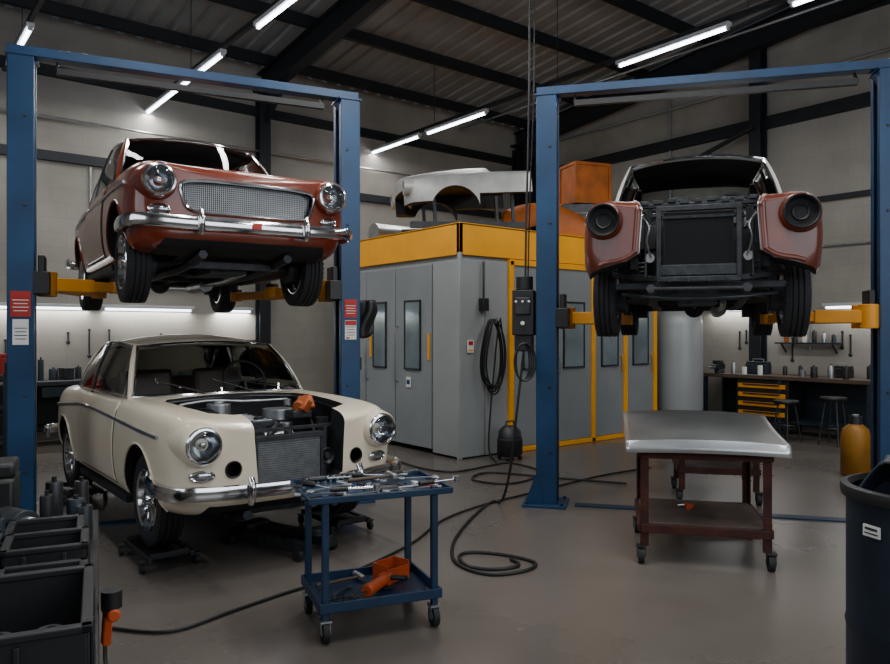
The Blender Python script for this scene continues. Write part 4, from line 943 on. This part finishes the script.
# ---------------------------------------------------------------- RIGHT WALL WORKBENCH
wb_=thing('workbench','long dark steel workbench with cluttered top along the block wall','workbench',(11.5,5.75,0))
MB().box((0,0,.88),(.7,2.75,.06)).obj('bench_top',M_wood,wb_,bevel=.005)
for y in(-1.3,0.0,1.3):
    for x in(-.3,.3): MB().box((x,y,.43),(.06,.06,.84)).obj('bench_leg',M_conc,wb_)
MB().box((.02,0,.2),(.6,2.6,.03)).obj('bench_shelf',M_conc,wb_)
MB().box((.3,0,.45),(.02,2.6,.7)).obj('bench_back',M_conc,wb_)
cab=thing('drawer_cabinet','dark tool cabinet with bright orange drawers under the bench','tool cabinet',(11.45,6.05,.216))
MB().box((.02,0,.31),(.56,.86,.62)).obj('cabinet_body',M_black,cab,bevel=.006)
for i in range(4):
    d_=MB().box((-.272,0,.09+.145*i),(.02,.78,.07)).obj('drawer',M_yel,cab,bevel=.005)
    MB().box((-.29,0,.11+.145*i),(.015,.6,.02)).obj('handle',M_black,d_)
def vise(loc,rz):
    v=thing('bench_vise','grey cast iron bench vise bolted on the bench','vise',loc,rz)
    MB().cyl((0,0,0),(0,0,.06),.08).box((0,0,.11),(.1,.2,.09)).box((0,-.07,.18),(.16,.03,.06)).box((0,-.02,.18),(.16,.03,.06)).box((0,-.18,.11),(.07,.15,.06)).obj('vise_body',M_iron,v,bevel=.008)
    MB().cyl((0,-.32,.11),(0,-.2,.11),.015).cyl((-.1,-.3,.11),(.1,-.3,.11),.008).obj('vise_handle',M_steel,v)
vise((11.3,6.85,.912),math.pi/2*-1)
def toolbox(loc,rz,m_,s=1):
    t=thing('toolbox','metal toolbox with a folding handle','toolbox',loc,rz,s)
    MB().box((0,0,.09),(.4,.2,.18)).box((0,0,.20),(.4,.16,.05)).obj('toolbox_body',m_,t,bevel=.012)
    MB().tube([(-.1,0,.22),(-.1,0,.27),(.1,0,.27),(.1,0,.22)],.01,8).box((-.12,-.105,.17),(.04,.012,.05)).box((.12,-.105,.17),(.04,.012,.05)).obj('toolbox_handle',M_steel,t)
    return t
toolbox((11.55,5.0,.912),1.5,M_steeld,.8); toolbox((11.55,6.3,.912),1.6,M_conc,.9)
rnd=random.Random(11)
def can(loc,m_,r=.045,h=.12,lab='small paint can standing on the bench'):
    g=thing('can',lab,'can',loc,0,1,'cans and bottles in the workshop')
    MB().lathe([(0,0),(r,0),(r,h*.95),(r*.9,h),(0,h)],(0,0,0),(0,0,1),20).obj('can_body',m_,g)
    MB().lathe([(r*.3,h),(r*.3,h*1.12),(0,h*1.12)],(0,0,0),(0,0,1),12).obj('can_cap',M_black,g)
for i in range(10):
    y=4.55+.22*i+.05*rnd.random()
    x=11.25+.45*rnd.random()
    if abs(y-5.0)<.25 or abs(y-6.3)<.25: x=11.22
    can((x,y,.912),rnd.choice([M_steel,M_conc,M_label,M_black,M_steeld]),.03+.02*rnd.random(),.1+.1*rnd.random())
def peg(x,y,z,h,m_,axis='y'):
    mb=MB()
    if axis=='y': mb.box((0,0,-h/2),(.012,.022,h)); mb.sph((0,0,-h),.03,sc=(.4,1,1)); mb.sph((0,0,0),.022,sc=(.4,1,1))
    else: mb.box((0,0,-h/2),(.022,.012,h)); mb.sph((0,0,-h),.03,sc=(1,.4,1)); mb.sph((0,0,0),.022,sc=(1,.4,1))
    mb.obj('hanging_spanner',m_,label='steel spanner hanging on the block wall',cat='spanner',group='spanners on the wall',loc=(x,y,z))
for y,z,h in((5.0,1.55,.3),(5.12,1.6,.24),(5.9,1.5,.36),(6.7,1.62,.2),(6.82,1.6,.28)): peg(X1-.015,y,z,h,M_steeld)
g=thing('wall_shelf','narrow dark wall shelf above the workbench','shelf',(X1-.11,5.6,1.42))
MB().box((0,0,0),(.2,1.0,.025)).obj('shelf_board',M_conc,g)
for y in(-.4,.4): MB().beam((.09,y,-.15),(-.07,y,-.012),.02,.02).obj('shelf_bracket',M_steeld,g)
for i in range(6): can((X1-.12,5.2+.15*i,1.434),[M_conc,M_steel,M_black,M_label,M_steeld,M_orange2][i],.035,.12+.03*(i%3),'small bottle standing on the wall shelf')
tube_lamp(X1-.08,6.6,1.98,L=1.5,power=20,mt=M_tubew,group='wall strip lights')
tube_lamp(X1-.08,4.6,1.98,L=1.5,power=14,mt=M_tubew,group='wall strip lights')
g=thing('electrical_panel','grey electrical panel mounted on the block wall','electrical panel',(X1-.081,4.1,2.5))
MB().box((0,0,0),(.16,.5,.7)).obj('panel_case',M_lamp,g,bevel=.008)
MB().box((-.085,0,0),(.01,.44,.62)).box((-.095,.15,0),(.02,.03,.1),m=1).obj('panel_door',[M_panel,M_black],g,bevel=.004)
def stool(loc,h=.68):
    g=thing('stool','round black workshop stool by the bench','stool',loc,random.random(),1,'workshop stools')
    MB().lathe([(0,h),(.17,h),(.18,h-.02),(.17,h-.05),(0,h-.05)],(0,0,0),(0,0,1),24).obj('seat',M_black,g)
    for k in range(4):
        a=math.pi/2*k+.4; MB().cyl((.11*math.cos(a),.11*math.sin(a),h-.05),(.2*math.cos(a),.2*math.sin(a),0),.012,n=8).obj('leg',M_steeld,g)
    MB().tube([(.17*math.cos(2*math.pi*i/20),.17*math.sin(2*math.pi*i/20),.25) for i in range(20)],.008,6,closed=True).obj('foot_ring',M_steeld,g)
stool((10.75,4.75,0)); stool((10.6,5.35,0),.6)
g=thing('air_tank','tall pale grey vertical compressor tank beside the booth','air tank',(*st(3.85,12.1),0))
MB().lathe([(0,.12),(.25,.14),(.36,.26),(.38,.36),(.38,1.72),(.36,1.84),(.25,1.95),(0,1.98)],(0,0,0),(0,0,1),40).obj('tank_body',M_tank,g,ang=60)
for k in range(3):
    a=2*math.pi*k/3; MB().box((.3*math.cos(a),.3*math.sin(a),.12),(.06,.06,.24)).obj('tank_foot',M_steeld,g)
MB().cyl((0,0,1.97),(0,0,2.08),.03).cyl((0,-.02,2.05),(0,-.1,2.05),.04).obj('tank_valve',M_steel,g)
g=thing('gas_cylinder','small dull yellow gas cylinder standing on the floor','gas cylinder',(*st(4.58,8.2),0))
MB().lathe([(0,0),(.13,0),(.15,.02),(.15,.44),(.13,.52),(.07,.57),(.045,.58),(0,.58)],(0,0,0),(0,0,1),32).obj('cylinder_body',M_yelcyl,g,ang=50)
MB().cyl((0,0,.57),(0,0,.66),.022).cyl((0,-.05,.63),(0,.05,.63),.015).cyl((0,0,.66),(0,0,.68),.035).obj('cylinder_valve',M_steel,g)
mb=MB(); mb.lathe([(.06,.56),(.064,.56),(.064,.66),(.06,.66)],(0,0,0),(0,0,1),24,loop=True); mb.obj('valve_collar',M_steeld,g)

# ---------------------------------------------------------------- BACK WALL
def bench(x0,x1,lab):
    g=thing('workbench',lab,'workbench',((x0+x1)/2,Y1-.4,0)); w=x1-x0
    MB().box((0,0,.88),(w,.65,.06)).obj('bench_top',M_iron,g,bevel=.005)
    for x in(-w/2+.06,w/2-.06): MB().box((x,0,.43),(.06,.58,.84)).obj('bench_leg',M_black,g)
    MB().box((0,.02,.25),(w-.1,.55,.03)).obj('bench_shelf',M_black,g)
    MB().box((0,.27,.5),(w-.1,.02,.7)).obj('bench_back',M_black,g)
    for k in range(2):
        d_=MB().box((-w/4+w/2*k,-.29,.76),(w/2-.1,.05,.14)).obj('drawer',M_conc,g,bevel=.004); MB().box((-w/4+w/2*k,-.325,.76),(.2,.02,.015)).obj('handle',M_steel,d_)
for a,b_ in((1.0,2.75),(2.8,4.55),(4.6,5.25)): bench(a,b_,'dark metal workbench loaded with parts against the block wall')
for x in(2.0,3.55,4.95): tube_lamp(x,Y1-.08,1.95,L=1.35 if x<4.5 else .6,power=22,along='x',mt=M_tubew,group='wall strip lights')
rnd=random.Random(5)
for i in range(24):
    x=1.12+.17*i
    if rnd.random()<.5: can((x,Y1-.55+.3*rnd.random(),.912),rnd.choice([M_steel,M_conc,M_black,M_steeld,M_orange2]),.035+.03*rnd.random(),.1+.2*rnd.random())
    else:
        g=thing('storage_box','dark plastic storage box on the workbench','box',(x,Y1-.4+.15*rnd.random(),.912),rnd.random()*.3,1,'storage boxes on the back bench')
        h=.1+.22*rnd.random(); MB().box((0,0,h/2),(.14,.22,h)).obj('box_body',rnd.choice([M_black,M_conc,M_steeld]),g,bevel=.008); MB().box((0,0,h+.01),(.15,.23,.02)).obj('box_lid',M_iron,g,bevel=.004)
for i in range(14):
    if i in(2,3,7,10,11): continue
    peg(1.3+.27*i+.08*rnd.random(),Y1-.015,1.66-.2*rnd.random(),.12+.3*rnd.random(),M_steeld,'x')
def rack(x,y,w,d,h,n,lab,rz=0):
    g=thing('shelf_rack',lab,'shelf',(x,y,0),rz)
    for sx in(-1,1):
        for sy in(-1,1): MB().box((sx*w/2,sy*d/2,h/2),(.04,.04,h)).obj('rack_post',M_conc,g)
    for k in range(n): MB().box((0,0,.12+(h-.16)*k/(n-1)),(w,d,.03)).obj('rack_shelf',M_conc,g)
    M=Matrix.Translation((x,y,0))@Matrix.Rotation(rz,4,'Z')
    for k in range(n-1):
        q=-w/2+.17
        while q<w/2-.1:
            z=.12+(h-.16)*k/(n-1)+.016; p=M@Vector((q,-.04,z)); hh=min(.22,(h-.16)/(n-1)-.1)
            b=thing('parts_bin','small plastic parts bin on the shelf rack','storage bin',p,rz,1,'parts bins on shelf racks')
            mm=rnd.choice([M_black,M_blued,M_conc,M_orange,M_steeld,M_black])
            MB().box((0,0,.006),(.2,.26,.012)).box((0,.13,hh/2),(.2,.01,hh)).box((0,-.13,hh*.3),(.2,.01,hh*.6)).box((-.1,0,hh/2),(.01,.26,hh)).box((.1,0,hh/2),(.01,.26,hh)).obj('bin_shell',mm,b)
            q+=.25
rack(.85,9.6,1.2,.45,1.15,4,'low dark steel shelf rack with parts bins',math.radians(-38))
rack(.2,7.6,.5,.45,1.3,4,'narrow dark steel shelf rack with parts bins',math.radians(-38))
toolbox((1.05,9.45,1.137),-.6,M_redl,1); toolbox((.6,9.8,1.137),-.6,M_black,1)

# ---------------------------------------------------------------- LEFT FOREGROUND COUNTER
FA=math.radians(-13); FO=st(-2.08,2.54)
FM=Matrix.Translation((*FO,0))@Matrix.Rotation(FA,4,'Z')
fb=thing('work_counter','low black steel work counter covered with bins','work counter',(*FO,0),FA)
MB().box((0,0,.63),(1.6,2.3,.05)).obj('counter_top',M_black,fb,bevel=.008)
MB().box((-.02,0,.3),(1.48,2.2,.6)).obj('counter_body',M_blk,fb,bevel=.008)
for k in range(3):
    d_=MB().box((.73,-.75+.74*k,.42),(.02,.68,.30)).obj('drawer',M_black,fb,bevel=.005); MB().box((.75,-.75+.74*k,.53),(.015,.4,.02)).obj('handle',M_steeld,d_)
def P(x,y,z=.657):
    v=FM@Vector((x,y,z)); return (v.x,v.y,v.z)
def bin_(loc,w,d,h,m_,lab,rz=0,t=.012):
    b=thing('storage_bin',lab,'storage bin',loc,rz+FA)
    MB().box((0,0,t/2),(w,d,t)).box((0,d/2,h/2),(w,t,h)).box((0,-d/2,h/2),(w,t,h)).box((-w/2,0,h/2),(t,d,h)).box((w/2,0,h/2),(t,d,h)).obj('bin_shell',m_,b,bevel=.003)
    mb=MB().box((0,d/2,h),(w+.03,.03,.02)).box((0,-d/2,h),(w+.03,.03,.02)).box((-w/2,0,h),(.03,d+.03,.02)).box((w/2,0,h),(.03,d+.03,.02))
    for s in(-1,1): mb.box((s*w*.25,-d/2-.012,h*.5),(.015,.012,h*.8)); mb.box((w/2+.012,s*d*.25,h*.5),(.012,.015,h*.8))
    mb.obj('bin_rim',m_,b,bevel=.004)
bin_(P(.46,-.84),.62,.52,.19,M_tarp,'large open black plastic storage bin')
bin_(P(-.22,-.84),.62,.52,.19,M_tarp,'large open black plastic storage bin with scraps')
bin_(P(.62,-.36),.26,.30,.11,M_tarp,'shallow open black parts tray on the counter')
bin_(P(.30,-.36),.30,.30,.09,M_conc,'shallow dark grey tray on the counter')
bin_(P(-.06,-.34),.32,.32,.15,M_tarp,'deep black parts bin on the counter')
bin_(P(.62,-.02),.26,.24,.15,M_tarp,'small open black parts bin')
bin_(P(.28,-.01),.34,.26,.16,M_conc,'open dark grey parts bin holding tools')
bin_(P(.60,.30),.26,.26,.13,M_steeld,'square dark steel tray on the counter')
toolbox(P(.20,.42),FA+.1,M_steeld,1.0); toolbox(P(-.25,.3),FA+.2,M_black,1.2); toolbox(P(.15,.85),FA,M_black,1.5)
for i,(x,y,r_,h) in enumerate(((.74,.56,.035,.15),(.58,.72,.03,.18),(.7,.78,.04,.14),(.6,.95,.04,.20),(.72,1.02,.035,.18),(.44,.22,.022,.2))): can(P(x,y),[M_steeld,M_black,M_conc][i%3],r_,h,'dark spray can standing on the black counter')
for x,y,a,z in((.62,-.40,.3,0),(.60,-.32,1.0,0),(.30,-.38,.4,0),(.27,-.32,1.3,0),(.60,.3,.9,0),(.64,.32,.2,0),(.66,-.38,1.6,.02)):
    o=wrench(.2,.015).obj('wrench',M_steel,label='steel wrench in a parts tray',cat='wrench',group='wrenches in the parts trays'); o.location=P(x,y,.675+z); o.rotation_euler=(0,0,a)
for i,(x,y,a) in enumerate(((.25,.02,.3),(.31,-.03,1.2),(.22,-.05,2.0))):
    mb=MB(); mb.cyl((-.10,0,.0),(.12,0,.10),.010,n=8,m=1); mb.cyl((-.13,0,-.01),(-.03,0,.03),.016,n=10); o=mb.obj('screwdriver',[M_black,M_steel],label='long screwdriver leaning in a parts bin',cat='screwdriver',group='screwdrivers in the parts bin',loc=P(x,y,.70),rz=a)
for k in range(8):
    x=.28+.13*(k%4); y=-.90+.13*(k//4)
    mb=MB(); mb.lathe([(.02,0),(.05,0),(.05,.03),(.035,.035),(.035,.07),(.02,.07)],(0,0,0),(0,0,1),20,loop=True); mb.obj('gear_part',M_iron,label='greasy iron gear part in the storage bin',cat='machine part',group='gear parts in the bin',loc=P(x,y,.67))
g=thing('alternator','dark metal alternator lying on the black counter','engine part',P(.46,.60),.4)
MB().cyl((0,-.08,.08),(0,.08,.08),.075,n=24).cyl((0,-.12,.08),(0,-.08,.08),.05,n=20,m=1).box((0,0,.01),(.14,.04,.03)).obj('alternator_body',[M_iron,M_steel],g,bevel=.004)
g=thing('spray_gun','orange and black spray gun hanging on the counter side','spray gun',P(.835,-.35,.62),FA+.2)
MB().cyl((0,-.06,.0),(0,.05,.0),.022).box((0,.05,-.07),(.03,.035,.14),r=(.25,0,0)).obj('gun_body',M_orange,g,bevel=.006)
MB().cyl((0,-.02,.02),(0,-.02,.08),.035).obj('gun_cup',M_black,g)
MB().tube([(0,.08,-.14),(0,.06,-.22),(.01,-.02,-.26)],.007,6,sm=4).obj('gun_hose',M_black,g)

# ---------------------------------------------------------------- RIGHT FOREGROUND DRUM
DP=st(1.775,2.66)
g=thing('waste_drum','dark navy steel drum with a black rim and rags on top','drum',(*DP,0))
MB().lathe([(0,0),(.29,0),(.29,.02),(.285,.04),(.285,.50),(.29,.52),(.285,.54),(.285,1.0),(.27,1.0),(.27,.9),(0,.9)],(0,0,0),(0,0,1),48).obj('drum_body',M_drum,g,ang=50)
MB().lathe([(.28,1.0),(.302,.995),(.306,1.015),(.302,1.035),(.28,1.04),(.268,1.02)],(0,0,0),(0,0,1),48,loop=True).obj('drum_rim',M_black,g)
dirv=Vector(st(-.96,-.28)).normalized(); mb=MB(Matrix.Translation((dirv.x*.289,dirv.y*.289,.90))@Matrix.Rotation(math.atan2(dirv.y,dirv.x)+math.pi/2,4,'Z'))
mb.box((0,0,0),(.07,.006,.04)); mb.box((0,-.004,.008),(.05,.003,.008),m=1); mb.box((0,-.004,-.008),(.055,.003,.004),m=1); mb.obj('drum_label',[M_label,M_steeld],g,label='white label with dark lines')
mb=MB(); mb.grid(lambda u,v:Vector((-.19+.38*u,-.19+.38*v,.14+.05*math.sin(5*u+3*v)+.03*math.sin(11*v-4*u)+.02*math.sin(17*u+9*v)-.06*((2*u-1)**2+(2*v-1)**2)*.5)),24,24)
mb.obj('rag',M_conc,label='crumpled dark rag lying in the drum',cat='rag',solid=.01,ang=80,loc=(*DP,.95))
MB().cyl((0,0,0),(.32,.1,.12),.02,n=12).box((.34,.1,.13),(.05,.08,.04)).obj('scrap_pipe',M_steel,label='scrap steel pipe sticking out of the drum',cat='pipe',loc=(DP[0]-.22,DP[1]+.02,1.10))

# ---------------------------------------------------------------- WORLD + CAMERA
w=bpy.data.worlds.new('world'); scene.world=w; w.use_nodes=True
w.node_tree.nodes['Background'].inputs[0].default_value=(.5,.6,.75,1); w.node_tree.nodes['Background'].inputs[1].default_value=.05
cd=bpy.data.cameras.new('camera'); cam=bpy.data.objects.new('camera',cd); COL.objects.link(cam)
cam.location=(0,0,1.6); cam.rotation_euler=(math.pi/2,0,-YAW); cd.lens=29.73; cd.sensor_width=36; cd.clip_start=.05
scene.camera=cam
